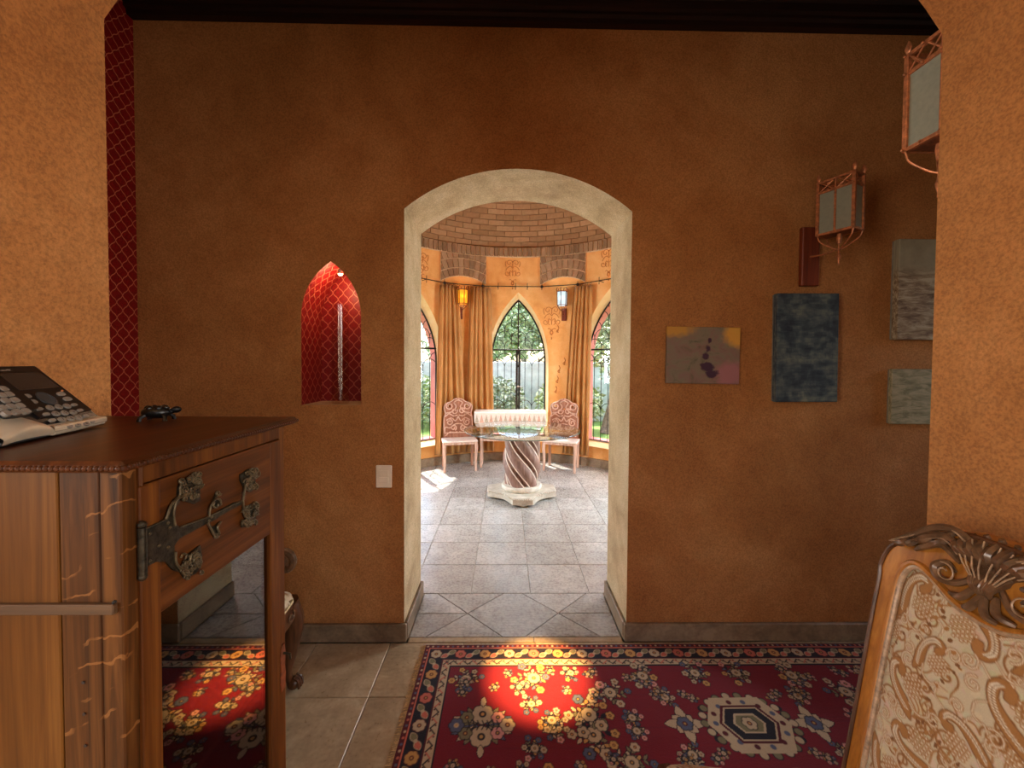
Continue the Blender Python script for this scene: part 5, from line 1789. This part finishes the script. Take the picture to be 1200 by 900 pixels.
# ------------------------------------------------------------------ paintings
def paint_mat(name, fn):
    n = NT(name); col = fn(n); h = n.noise(n.coord(), 45, 5, 0.7)
    n.bump(h, 0.6, 0.004); M[name] = n.set(col, 0.65, spec=0.3)
def pm1(n):
    v = n.coord('Generated'); x = n.xyz(v)
    f = n.noise(v, 4.5, 5, 0.65, 0.8)
    base = n.ramp(f, [(0.3, lin((92, 84, 64))), (0.45, lin((122, 108, 88))), (0.58, lin((128, 98, 86))), (0.72, lin((100, 92, 68)))])
    def blob(cx, cz, r, soft=0.12, wx=1.0):
        dx = n.math('MULTIPLY', n.math('SUBTRACT', x[0], cx), wx); dz = n.math('SUBTRACT', x[2], cz)
        d = n.math('SQRT', n.math('ADD', n.math('MULTIPLY', dx, dx), n.math('MULTIPLY', dz, dz)))
        d = n.math('ADD', d, n.math('MULTIPLY', n.math('SUBTRACT', n.noise(v, 9, 4, 0.6), 0.5), 0.16))
        return n.ramp(d, [(r, (1, 1, 1)), (r+soft, (0, 0, 0))])
    c = n.mix(blob(1.0, 0.88, 0.16), base, lin((206, 150, 60))); c = n.mix(blob(0.08, 0.98, 0.10, 0.08, 0.5), c, lin((186, 134, 56)))
    c = n.mix(blob(0.88, 0.18, 0.14), c, lin((160, 104, 104)))
    for cx, cz, r, wx in ((0.55, 0.30, 0.07, 0.9), (0.62, 0.18, 0.05, 0.8), (0.53, 0.48, 0.05, 1.5), (0.57, 0.62, 0.04, 1.6), (0.58, 0.76, 0.025, 1.8)):
        c = n.mix(blob(cx, cz, r, 0.03, wx), c, lin((64, 36, 54)))
    return c
def pm2(n):
    v = n.coord('Generated', scale=(1.2, 1, 2.2))
    br = n.new('ShaderNodeTexBrick'); n.l.new(n.coord('Generated', scale=(1, 1, 1), rot=(PI/2, 0, 0)), br.inputs[0])
    br.inputs['Scale'].default_value = 5; br.inputs['Color1'].default_value = (0.35, 0.35, 0.35, 1); br.inputs['Color2'].default_value = (0.65, 0.65, 0.65, 1); br.inputs['Mortar'].default_value = (0.5, 0.5, 0.5, 1)
    f = n.math('ADD', n.math('MULTIPLY', n.noise(v, 3.0, 4, 0.55, 0.4), 0.65), n.math('MULTIPLY', br.outputs[0], 0.35))
    st = n.noise(n.coord('Generated', scale=(3, 1, 22)), 1.0, 3, 0.6)
    f = n.math('ADD', n.math('MULTIPLY', f, 0.75), n.math('MULTIPLY', st, 0.25))
    return n.ramp(f, [(0.36, lin((32, 38, 50))), (0.47, lin((54, 64, 72))), (0.55, lin((84, 92, 90))), (0.66, lin((124, 126, 110)))])
def pm3(n):
    v = n.coord('Generated', scale=(1.5, 1, 7)); x = n.xyz(n.coord('Generated'))
    f = n.noise(v, 3.0, 6, 0.7, 0.5)
    lo_ = n.ramp(f, [(0.38, lin((100, 76, 54))), (0.5, lin((144, 122, 94))), (0.62, lin((178, 162, 134)))])
    hi_ = n.ramp(n.noise(n.coord('Generated'), 4, 4, 0.6), [(0.3, lin((128, 118, 96))), (0.7, lin((160, 148, 122)))])
    return n.mix(n.ramp(x[2], [(0.62, (0, 0, 0)), (0.74, (1, 1, 1))]), lo_, hi_)
def pm4(n):
    f = n.noise(n.coord('Generated', scale=(1.5, 1, 4), rot=(0, 0.4, 0)), 3, 6, 0.65, 0.6)
    return n.ramp(f, [(0.36, lin((116, 112, 82))), (0.48, lin((146, 138, 106))), (0.58, lin((170, 156, 124))), (0.7, lin((138, 134, 104)))])
for nm, fn in (('paint_smear', pm1), ('paint_blue', pm2), ('paint_shore', pm3), ('paint_sage', pm4)): paint_mat(nm, fn)
simple('canvas_edge', (120, 112, 96), 0.8, var=0.15)
def painting(label, corners, thick, mat, tilt=0.0):
    """corners seen in the photograph: left, right, top, bottom of the canvas face"""
    l, r, tp, bt = corners
    Y = WY - thick
    a = on_y(l, bt, Y); b = on_y(r, tp, Y)
    cx, cz = (a.x+b.x)/2, (a.z+b.z)/2; w, h = b.x-a.x, b.z-a.z
    t = thing('painting', label, 'painting', (cx, WY, cz), 0, 'paintings on the terracotta wall')
    t.rotation_euler = (0, tilt, 0)
    m = MB(); m.box((-w/2+.003, -thick+0.003, -h/2+.003), (w/2-.003, -0.001, h/2-.003)); m.build('stretcher', M['canvas_edge'], t)
    m = MB(); m.box((-w/2, -thick, -h/2), (w/2, -thick*0.25, h/2), 0.003); m.build('canvas', M[mat], t)
    return t
painting('small landscape-format painting of dark figure on mauve and ochre, left of the others', (780.5, 868, 383.5, 449.5), 0.020, 'paint_smear', math.radians(0.5))
painting('thick blue-grey abstract painting hanging below the far copper lantern', (909, 984.5, 344, 471), 0.045, 'paint_blue', math.radians(-0.5))
painting('tall grey-brown abstract painting cut off by the near arch wall', (1051, 1170, 281, 398), 0.045, 'paint_shore')
painting('small pale sage painting below the tall grey-brown one by the arch wall', (1044, 1140, 433, 497), 0.030, 'paint_sage')

# ------------------------------------------------------------------ round room: glass table on a twisted column
TX, TY = 0.182, 4.39
tb = thing('pedestal_table', 'round glass table on a twisted wooden column and pale star plinth', 'table', (TX, TY, 0))
half = 0.375
pl = []
for k in range(4):
    a = k*PI/2 - PI/2
    c, s = math.cos(a), math.sin(a)
    fl = 0.105
    P0 = (half*c + fl*s, half*s - fl*c); P1 = (half*c - fl*s, half*s + fl*c)
    pl += [P0, P1]
    a2 = a + PI/2; c2, s2 = math.cos(a2), math.sin(a2)
    Q = (half*c2 + fl*s2, half*s2 - fl*c2)
    for i in range(1, 8):
        t = i/8; bx = P1[0]+(Q[0]-P1[0])*t; by = P1[1]+(Q[1]-P1[1])*t
        inw = 0.055*math.sin(PI*t); am_ = math.atan2(by, bx)
        pl.append((bx-inw*math.cos(am_), by-inw*math.sin(am_)))
m = MB(); m.prism(pl, lambda u, v, d: (u, v, d), 0.028, 0.082); m.prism([(x*0.985, y*0.985) for x, y in pl], lambda u, v, d: (u, v, d), 0.082, 0.094)
pln = m.build('plinth', M['plinth_stone'], tb)
m = MB()
for i in range(len(pl)):
    p = Vector((*pl[i], 0)); q = Vector((*pl[(i+1) % len(pl)], 0)); n = max(1, int((q-p).length/0.022))
    for j in range(n):
        c = p.lerp(q, (j+0.5)/n); m.ball((c.x*0.995, c.y*0.995, 0.083), 0.0095, 6, (1, 1, 0.8))
m.build('gadroon_edge', M['plinth_stone'], pln, smooth=True)
for k in range(4):
    a = k*PI/2 - PI/2; m = MB(); m.lathe([(0.05, 0), (0.058, 0.008), (0.055, 0.030)], 16, (half*0.80*math.cos(a), half*0.80*math.sin(a), 0)); m.build('foot', M['plinth_stone'], pln, smooth=40)
m = MB(); m.lathe([(0.0, 0.093), (0.215, 0.093), (0.225, 0.105), (0.225, 0.132), (0.215, 0.145), (0.0, 0.145)], 40); m.build('base_ring', M['plinth_stone'], tb, smooth=40)
Z0c, Z1c, NT_ = 0.144, 0.715, 5
rows = []
nseg = 96; nz = 48
edge = []
for j in range(nz+1):
    t = j/nz; z = Z0c + (Z1c-Z0c)*t
    tw = -2*PI*0.42*t
    bulge = 0.190 + 0.022*math.sin(PI*min(1, t*1.05))
    ring = []
    for i in range(nseg):
        a = 2*PI*i/nseg
        q = ((a - tw)*NT_/(2*PI)) % 1.0
        f = abs(math.sin(PI*q))**0.75
        r = bulge*(0.66 + 0.34*f)
        ring.append((r*math.cos(a), r*math.sin(a), z))
    rows.append(ring)
m = MB(); m.grid([[rows[j][i] for j in range(nz+1)] for i in range(nseg)], True)
m.face([m.vert(p) for p in rows[-1]]); m.build('twisted_column', M['twist_wood'], tb, smooth=True, fix=False)
for k in range(NT_):
    for off in (0.16, -0.16):
        m = MB(); P = []
        for j in range(nz+1):
            t = j/nz; z = Z0c + (Z1c-Z0c)*t; tw = -2*PI*0.42*t
            q = off % 1.0; a = tw + 2*PI*(k+off)/NT_
            bulge = 0.190 + 0.022*math.sin(PI*min(1, t*1.05)); f = abs(math.sin(PI*q))**0.75
            r = bulge*(0.66+0.34*f)+0.003
            P.append((r*math.cos(a), r*math.sin(a), z))
        m.tube(P, 0.0065, 6); m.build('strand_bead', M['pale_edge'], tb, smooth=True)
m = MB(); m.lathe([(0.09, 0.70), (0.16, 0.705), (0.175, 0.73), (0.16, 0.742), (0.06, 0.742)], 32); m.build('capital', M['plinth_stone'], tb, smooth=40)
m = MB(); m.lathe([(0.0, 0.7425), (0.636, 0.7425), (0.643, 0.746), (0.643, 0.7515), (0.636, 0.755), (0.0, 0.755)], 72); gt = m.build('glass_top', M['table_glass'], tb, smooth=35)
m = MB(); m.tube([(0.6435*math.cos(2*PI*i/72), 0.6435*math.sin(2*PI*i/72), 0.7488) for i in range(72)], 0.0032, 6, closed=True); m.build('polished_rim', M['glass_edge'], gt, smooth=True)

# ------------------------------------------------------------------ carved chairs
def panel_outline():
    h = [(0.0, 0.985), (0.05, 0.978), (0.09, 0.952), (0.118, 0.935), (0.160, 0.925), (0.196, 0.895), (0.208, 0.855), (0.200, 0.810), (0.190, 0.775), (0.196, 0.740), (0.210, 0.700), (0.210, 0.42)]
    hs_ = [(p[0], p[1]) for p in smoothpath(h, 4)]
    return hs_ + [(-x, z) for x, z in hs_[::-1]][:-1]
def carved_chair(label, loc, rotz):
    t = thing('carved_chair', label, 'chair', loc, rotz, 'carved chairs by the round wall')
    sh = 0.415
    yb = lambda z: 0.09 + 0.05*(z-sh)            # front is local -y
    holes = []
    for s in (-1, 1):
        holes.append([(s*0.125+0.020*math.cos(2*PI*i/8), 0.872+0.016*math.sin(2*PI*i/8)) for i in range(8)])
        holes.append([(s*0.050, 0.68), (s*0.072, 0.70), (s*0.062, 0.655)]); holes.append([(s*0.075, 0.79), (s*0.095, 0.80), (s*0.085, 0.775)])
    holes.append([(-0.018, 0.845), (0.018, 0.845), (0.0, 0.81)])
    m = MB(); m.prism(panel_outline(), lambda u, v, d: (u, yb(v)+d, v), -0.012, 0.014, holes)
    bp = m.build('back_panel', M['pink_wood_dark'], t)
    m = MB()
    O = panel_outline(); m.tube([(x*0.965, yb(z)-0.013, z-0.006) for x, z in O if z > 0.43], 0.007, 6)
    for s in (-1, 1):
        for P, r in ((spiral(s*0.125, 0.870, 0.055, 0.022, PI/2, -1.3*s), 0.009), (spiral(s*0.055, 0.80, 0.045, 0.015, 0.5, 1.1*s), 0.008), (smoothpath([(s*0.0, 0.96), (s*0.06, 0.92), (s*0.03, 0.86), (s*0.09, 0.79), (s*0.17, 0.77)], 6), 0.009),
                     (smoothpath([(s*0.01, 0.74), (s*0.07, 0.73), (s*0.13, 0.76), (s*0.19, 0.72)], 6), 0.008), (spiral(s*0.125, 0.64, 0.05, 0.014, 2.2, 1.3*s), 0.009), (smoothpath([(s*0.0, 0.72), (s*0.04, 0.66), (s*0.10, 0.70), (s*0.17, 0.67)], 6), 0.008),
                     (spiral(s*0.07, 0.56, 0.045, 0.012, -1.0, -1.3*s), 0.009), (smoothpath([(s*0.0, 0.62), (s*0.05, 0.61), (s*0.12, 0.56), (s*0.18, 0.57), (s*0.195, 0.50)], 6), 0.008), (smoothpath([(s*0.01, 0.50), (s*0.06, 0.49), (s*0.12, 0.50), (s*0.18, 0.45)], 6), 0.008)):
            m.tube([(p[0], yb(p[1])-0.014, p[1]) for p in P], r, 6)
    m.build('carving', M['pink_wood'], bp, smooth=True)
    m = MB(); m.box((-0.235, -0.22, sh-0.045), (0.235, 0.10, sh-0.012), 0.006); m.build('seat_rail', M['pink_wood'], t)
    m = MB(); m.box((-0.242, -0.228, sh-0.012), (0.242, 0.075, sh+0.010), 0.008); m.build('seat', M['pale_edge'], t)
    for s in (-1, 1):
        m = MB(); m.tube(smoothpath([(s*0.215, -0.20, sh-0.03), (s*0.220, -0.205, sh-0.10), (s*0.212, -0.200, 0.16), (s*0.216, -0.208, 0.0)], 5), [0.026-0.010*i/15 for i in range(16)], 8); m.build('leg', M['pink_wood'], t, smooth=True)
        m = MB(); m.box((s*0.205-0.018, 0.085, 0), (s*0.205+0.018, 0.12, sh-0.02), 0.004); m.build('leg', M['pink_wood'], t)
    return t
carved_chair('whitewashed carved chair left of the console, before the paired curtains', (-0.665, 5.555, 0), math.radians(13))
carved_chair('whitewashed carved chair right of the console, before the single curtain', (0.805, 5.55, 0), math.radians(-20))

# console with white cloth
qx0 = on_y(556, 488, 5.54).x; qx1 = on_y(640, 488, 5.54).x; qz = 0.800
con = thing('console_table', 'narrow pink wooden console table under a white cloth by the window', 'table', ((qx0+qx1)/2, 5.69, 0))
W2 = (qx1-qx0)/2 - 0.02
m = MB(); m.box((-W2, -0.13, qz-0.028), (W2, 0.13, qz-0.004), 0.004); m.build('tabletop', M['pink_wood'], con)
m = MB(); m.box((-W2+.06, -0.11, 0.375), (W2-.06, 0.11, 0.400), 0.004); m.build('lower_shelf', M['pink_wood'], con)
for sx in (-1, 1):
    for sy in (-1, 1):
        m = MB(); m.box((sx*(W2-.075)-0.018, sy*0.10-0.018, 0), (sx*(W2-.075)+0.018, sy*0.10+0.018, qz-0.028), 0.004); m.build('leg', M['pink_wood'], con)
cl = thing('tablecloth', 'white runner cloth with pointed fringe on the console table', 'tablecloth', ((qx0+qx1)/2, 5.69, qz-0.0035))
W3 = (qx1-qx0)/2
m = MB()
prof = [(-0.152, -0.018), (-0.150, 0.003), (-0.13, 0.0075), (0.13, 0.0075), (0.145, 0.003), (0.147, -0.11)]
m.grid([[(x, p[0], p[1]) for p in prof] for x in np.linspace(-W3, W3, 12)])
m.grid([[(x, p[0]*0.98, p[1]-0.004) for p in prof] for x in np.linspace(-W3, W3, 12)])
for s in (-1, 1): m.box((s*W3-0.003, -0.15, -0.15), (s*W3+0.003, 0.145, 0.0075), 0.001)
m.build('cloth', M['tablecloth_white'], cl, smooth=40)
m = MB(); m.box((-W3, -0.153, -0.16), (W3, -0.150, -0.014)); bd = m.build('border', M['pale_edge'], cl)
nt_ = 15
for k in range(nt_):
    x0 = -W3 + 2*W3*k/nt_; x1 = x0 + 2*W3/nt_; xm = (x0+x1)/2
    m = MB(); m.prism([(x0+.003, -0.150), (x1-.003, -0.150), (xm, -0.030)], lambda u, v, d: (u, d, v), -0.157, -0.153); m.build('tassel', M['tassel_pink' if k % 2 else 'tassel_sage'], bd)

# ------------------------------------------------------------------ curtains, rod, lanterns
RODZ, RODR = 2.645, 1.945
rod = thing('curtain_rod', 'thin black iron curtain rod following the round wall', 'curtain rod', (CX, CY, 0))
hooks = [-66, -30.5, -13.4, 13.0, 29.0, 66]
pts = [cyl(a*D2R, RODR, RODZ) for a in hooks]
m = MB()
for a, b in zip(pts, pts[1:]): m.tube([a, b], 0.0065, 6)
m.build('rod', M['hook_black'], rod)
for a in (-30.5, -13.4, 13.0, 29.0, 1.2, -6.5, 6.5, -40, 40):
    m = MB()
    q = cyl(a*D2R, RODR, RODZ)
    # rod runs straight between hooks, so pull the bracket to it
    for p0, p1, a0, a1 in zip(pts, pts[1:], hooks, hooks[1:]):
        if a0 <= a <= a1: 
            tt = (a-a0)/(a1-a0); q = tuple(p0[k]+(p1[k]-p0[k])*tt for k in range(3))
    wpt = cyl(math.atan2(q[0], q[1]), RR, RODZ)
    m.tube([q, wpt], 0.005, 6); m.tube([(q[0], q[1], RODZ-0.05), (q[0], q[1], RODZ+0.05)], 0.0045, 5)
    if a in (-30.5, -13.4, 13.0, 29.0): m.ball(q, 0.022, 8)
    m.build('bracket', M['hook_black'], rod)
def curtain(label, top, bot, folds, seed, zbot=0.16, gather=None):
    """top, bot: pairs of angles (degrees) of the two edges"""
    rr = random.Random(seed)
    t = thing('curtain', label, 'curtain', (CX, CY, 0), 0, 'gold curtains in the round room')
    ph = [rr.uniform(-0.5, 0.5) for _ in range(4)]
    P = []
    nu, nv = folds*10, 26
    for i in range(nu+1):
        u = i/nu; col = []
        for j in range(nv+1):
            v = j/nv
            z = (RODZ-0.035) + (zbot-(RODZ-0.035))*v
            e = v**0.8
            a0 = top[0]+(bot[0]-top[0])*e; a1 = top[1]+(bot[1]-top[1])*e
            uu = u + 0.018*math.sin(7*u+3*v+ph[0])
            th = (a0+(a1-a0)*uu)*D2R
            w = 2*PI*folds*u
            amp = (0.026+0.016*min(1, v*1.5))*(0.75+0.35*math.sin(2.3*u*folds+ph[1]+1.2*v))
            r = 1.925 + amp*(math.sin(w+ph[2]*v)+0.25*math.sin(2*w+ph[3]+2*v))
            col.append(cyl(th, min(r, 1.972), z))
        P.append(col)
    m = MB(); m.grid(P)
    o = m.build('drape', M['gold_curtain'], t, smooth='all', fix=False)
    so = o.modifiers.new('thickness', 'SOLIDIFY'); so.thickness = 0.004
    m = MB()
    for k in range(folds):
        th = (top[0]+(top[1]-top[0])*(k+0.5)/folds)*D2R
        q = cyl(th, RODR-0.012, RODZ-0.012)
        m.tube([(q[0]+0.016*math.cos(x)*math.cos(th), q[1]-0.016*math.cos(x)*math.sin(th), q[2]+0.016*math.sin(x)) for x in np.linspace(0, 2*PI, 10)[:-1]], 0.003, 5, closed=True)
    m.build('curtain_rings', M['hook_black'], t)
    return t
deg = lambda px, r=1.90: th_of(px, r)[0]/D2R
curtain('gold curtain hanging nearest the left pointed window', (deg(516), deg(537)), (deg(511), deg(547)), 5, 1)
curtain('gold curtain hanging just left of the middle pointed window', (deg(551), deg(574)), (deg(546), deg(580)), 5, 2)
curtain('gold curtain hanging on the right, behind the right carved chair', (deg(671), deg(692)), (deg(659), deg(690)), 5, 3)

def wall_lamp(label, px, py, glassm, color):
    th, z = on_round(px, py, 1.86)
    p = cyl(th, 1.86, z)
    t = thing('round_room_lantern', label, 'wall lantern', (CX+p[0], CY+p[1], z), -th, 'coloured lanterns in the round room')
    n = 6; r0 = 0.072; h = 0.20
    for k in range(n):
        a = PI/6 + k*PI/3; b = a + PI/3
        m = MB(); q = [(r0*0.93*math.cos(x), r0*0.93*math.sin(x)) for x in (a, b)]
        m.poly([(q[0][0], q[0][1], 0), (q[1][0], q[1][1], 0), (q[1][0]*1.06, q[1][1]*1.06, h), (q[0][0]*1.06, q[0][1]*1.06, h)])
        m.poly([(q[0][0]*.97, q[0][1]*.97, 0), (q[1][0]*.97, q[1][1]*.97, 0), (q[1][0]*1.03, q[1][1]*1.03, h), (q[0][0]*1.03, q[0][1]*1.03, h)])
        m.build('pane', M[glassm], t, fix=False)
    m = MB()
    for k in range(n):
        a = PI/6 + k*PI/3
        m.tube([(r0*math.cos(a), r0*math.sin(a), 0), (r0*1.06*math.cos(a), r0*1.06*math.sin(a), h)], 0.006, 5)
        m.tube(smoothpath([(r0*1.06*math.cos(a), r0*1.06*math.sin(a), h), (r0*1.2*math.cos(a), r0*1.2*math.sin(a), h+0.03), (r0*1.0*math.cos(a), r0*1.0*math.sin(a), h+0.055)], 4), 0.005, 5)
        m.tube(smoothpath([(r0*math.cos(a), r0*math.sin(a), 0), (r0*0.7*math.cos(a), r0*0.7*math.sin(a), -0.04), (0, 0, -0.085)], 4), 0.004, 5)
    for z in (0, h): m.tube([(r0*(1.0 if z == 0 else 1.06)*math.cos(x), r0*(1.0 if z == 0 else 1.06)*math.sin(x), z) for x in [PI/6+k*PI/3 for k in range(6)]], 0.0065, 5, closed=True)
    m.build('cage', M['copper_dark'], t)
    m = MB(); m.box((-0.035, RR-1.86-0.028, -0.21), (0.035, RR-1.86-0.002, -0.03), 0.004); m.build('wall_board', M['red_board'], t)
    m = MB(); m.tube(smoothpath([(0, RR-1.86-0.03, -0.12), (0, 0.05, -0.13), (0, 0, -0.08)], 5), 0.007, 6); m.build('arm', M['copper_dark'], t)
    d = bpy.data.lights.new('lantern_glow', 'POINT'); d.energy = 1.5; d.color = color; d.shadow_soft_size = 0.03
    o = bpy.data.objects.new('lantern_glow', d); o.location = (0, 0, h*0.55); o.parent = t; COL.objects.link(o)
wall_lamp('amber glass lantern glowing between the two left curtains', 542, 356, 'amber_lamp_glass', (1.0, 0.66, 0.2))
wall_lamp('white glass lantern glowing beside the right curtain', 658, 358, 'white_lamp_glass', (0.85, 0.95, 1.0))

# ------------------------------------------------------------------ garden seen through the windows
gz = -0.03
m = MB(); m.box((-14, CY+1.2, gz-0.3), (16, 26, gz), 0.0)
lawn = m.build('lawn', M['grass']); lawn['kind'] = 'structure'; lawn['label'] = 'sunny green lawn outside the round room'
m = MB(); m.box((-13, 10.2, gz), (15, 10.5, gz+1.55), 0.02); gw = m.build('wall_garden', M['garden_stone']); gw['kind'] = 'structure'; gw['label'] = 'pale garden wall beyond the lawn'
def leaf_cloud(m, c, rad, n, size, rr):
    for _ in range(n):
        while True:
            v = Vector((rr.uniform(-1, 1), rr.uniform(-1, 1), rr.uniform(-1, 1)))
            if 0.35 < v.length < 1: break
        p = Vector(c) + Vector((v.x*rad[0], v.y*rad[1], v.z*rad[2]))
        a = Vector((rr.uniform(-1, 1), rr.uniform(-1, 1), rr.uniform(-0.6, 0.6))).normalized(); b = a.cross(Vector((rr.uniform(-1, 1), rr.uniform(-1, 1), rr.uniform(-1, 1)))).normalized()
        s = size*rr.uniform(0.6, 1.3)
        m.poly([p-a*s, p+b*s*0.45, p+a*s, p-b*s*0.45])
def tree(name, label, x, y, h, rad, n, seed, mat='leaf', size=0.09, trunk=0.10, cat='tree', lean_=0.0):
    rr = random.Random(seed)
    t = thing(name, label, cat, (x, y, gz))
    m = MB(); m.tube(smoothpath([(0, 0, 0), (0.08+lean_*0.3, 0.05, h*0.25), (lean_*0.7-0.05, 0, h*0.5), (lean_, 0.05, h*0.75)], 5), [trunk*(1-0.6*i/15) for i in range(16)], 8); tr = m.build('trunk', M['bark'], t, smooth=True)
    for k in range(7):
        a = k*2.4 + rr.uniform(-.3, .3); z = h*rr.uniform(0.25, 0.6); L = rad*rr.uniform(0.5, 0.9)
        m = MB(); m.tube(smoothpath([(lean_*z/h, 0, z), (lean_*z/h+L*0.5*math.cos(a), L*0.5*math.sin(a), z+L*0.45), (lean_*z/h+L*math.cos(a), L*math.sin(a), z+L*0.7)], 5), [trunk*0.42*(1-0.7*i/11) for i in range(11)], 6); m.build('branch', M['bark'], tr, smooth=True)
    m = MB()
    for k in range(9):
        a = k*2.1; r = rad*0.55*rr.random()**0.5
        leaf_cloud(m, (lean_+r*math.cos(a), r*math.sin(a), h*0.72+rr.uniform(-0.24, 0.26)*h), (rad*0.62, rad*0.62, h*0.20), n//9, size, rr)
    m.build('foliage', M[mat], t, fix=False)
    return t
tree('garden_tree', 'leafy green tree seen through the middle window', 0.6, 12.2, 3.5, 1.6, 6400, 1, 'leaf')
tree('garden_tree', 'dark leafy tree behind the garden wall at left', -6.6, 17.0, 4.6, 2.2, 4200, 2, 'leaf_dark', 0.12)
tree('garden_tree', 'grey branching tree on the lawn through the right window', 2.15, 8.5, 3.0, 1.0, 1800, 3, 'leaf', 0.08, 0.11, 'tree', 0.35)
tree('garden_tree', 'tall pale tree beyond the lawn at right', 4.2, 14.0, 4.2, 2.4, 5200, 4, 'leaf_dark', 0.12)
tree('garden_tree', 'broad tree rising over the garden wall in the middle', -0.9, 15.8, 4.6, 2.6, 5600, 5, 'leaf', 0.12)
for k, (x, y, lab) in enumerate(((-2.1, 9.2, 'round shrub by the wall through the left window'), (-0.30, 8.9, 'low shrub at the wall left of middle window'), (1.45, 8.9, 'low shrub at the wall behind the middle window'), (3.6, 9.0, 'shrub on the lawn through the right window'))):
    rr = random.Random(50+k); t = thing('garden_shrub', lab, 'shrub', (x, y, gz))
    m = MB(); leaf_cloud(m, (0, 0, 0.62), (0.8, 0.6, 0.62), 1500, 0.07, rr); m.build('foliage', M['leaf_dark' if k % 2 else 'leaf'], t, fix=False)
    m = MB()
    for a in range(4): m.tube([(0.05*a-.08, 0, 0), (0.2*math.cos(a*1.6), 0.2*math.sin(a*1.6), 0.6)], 0.02, 5)
    m.build('stem', M['bark'], t)
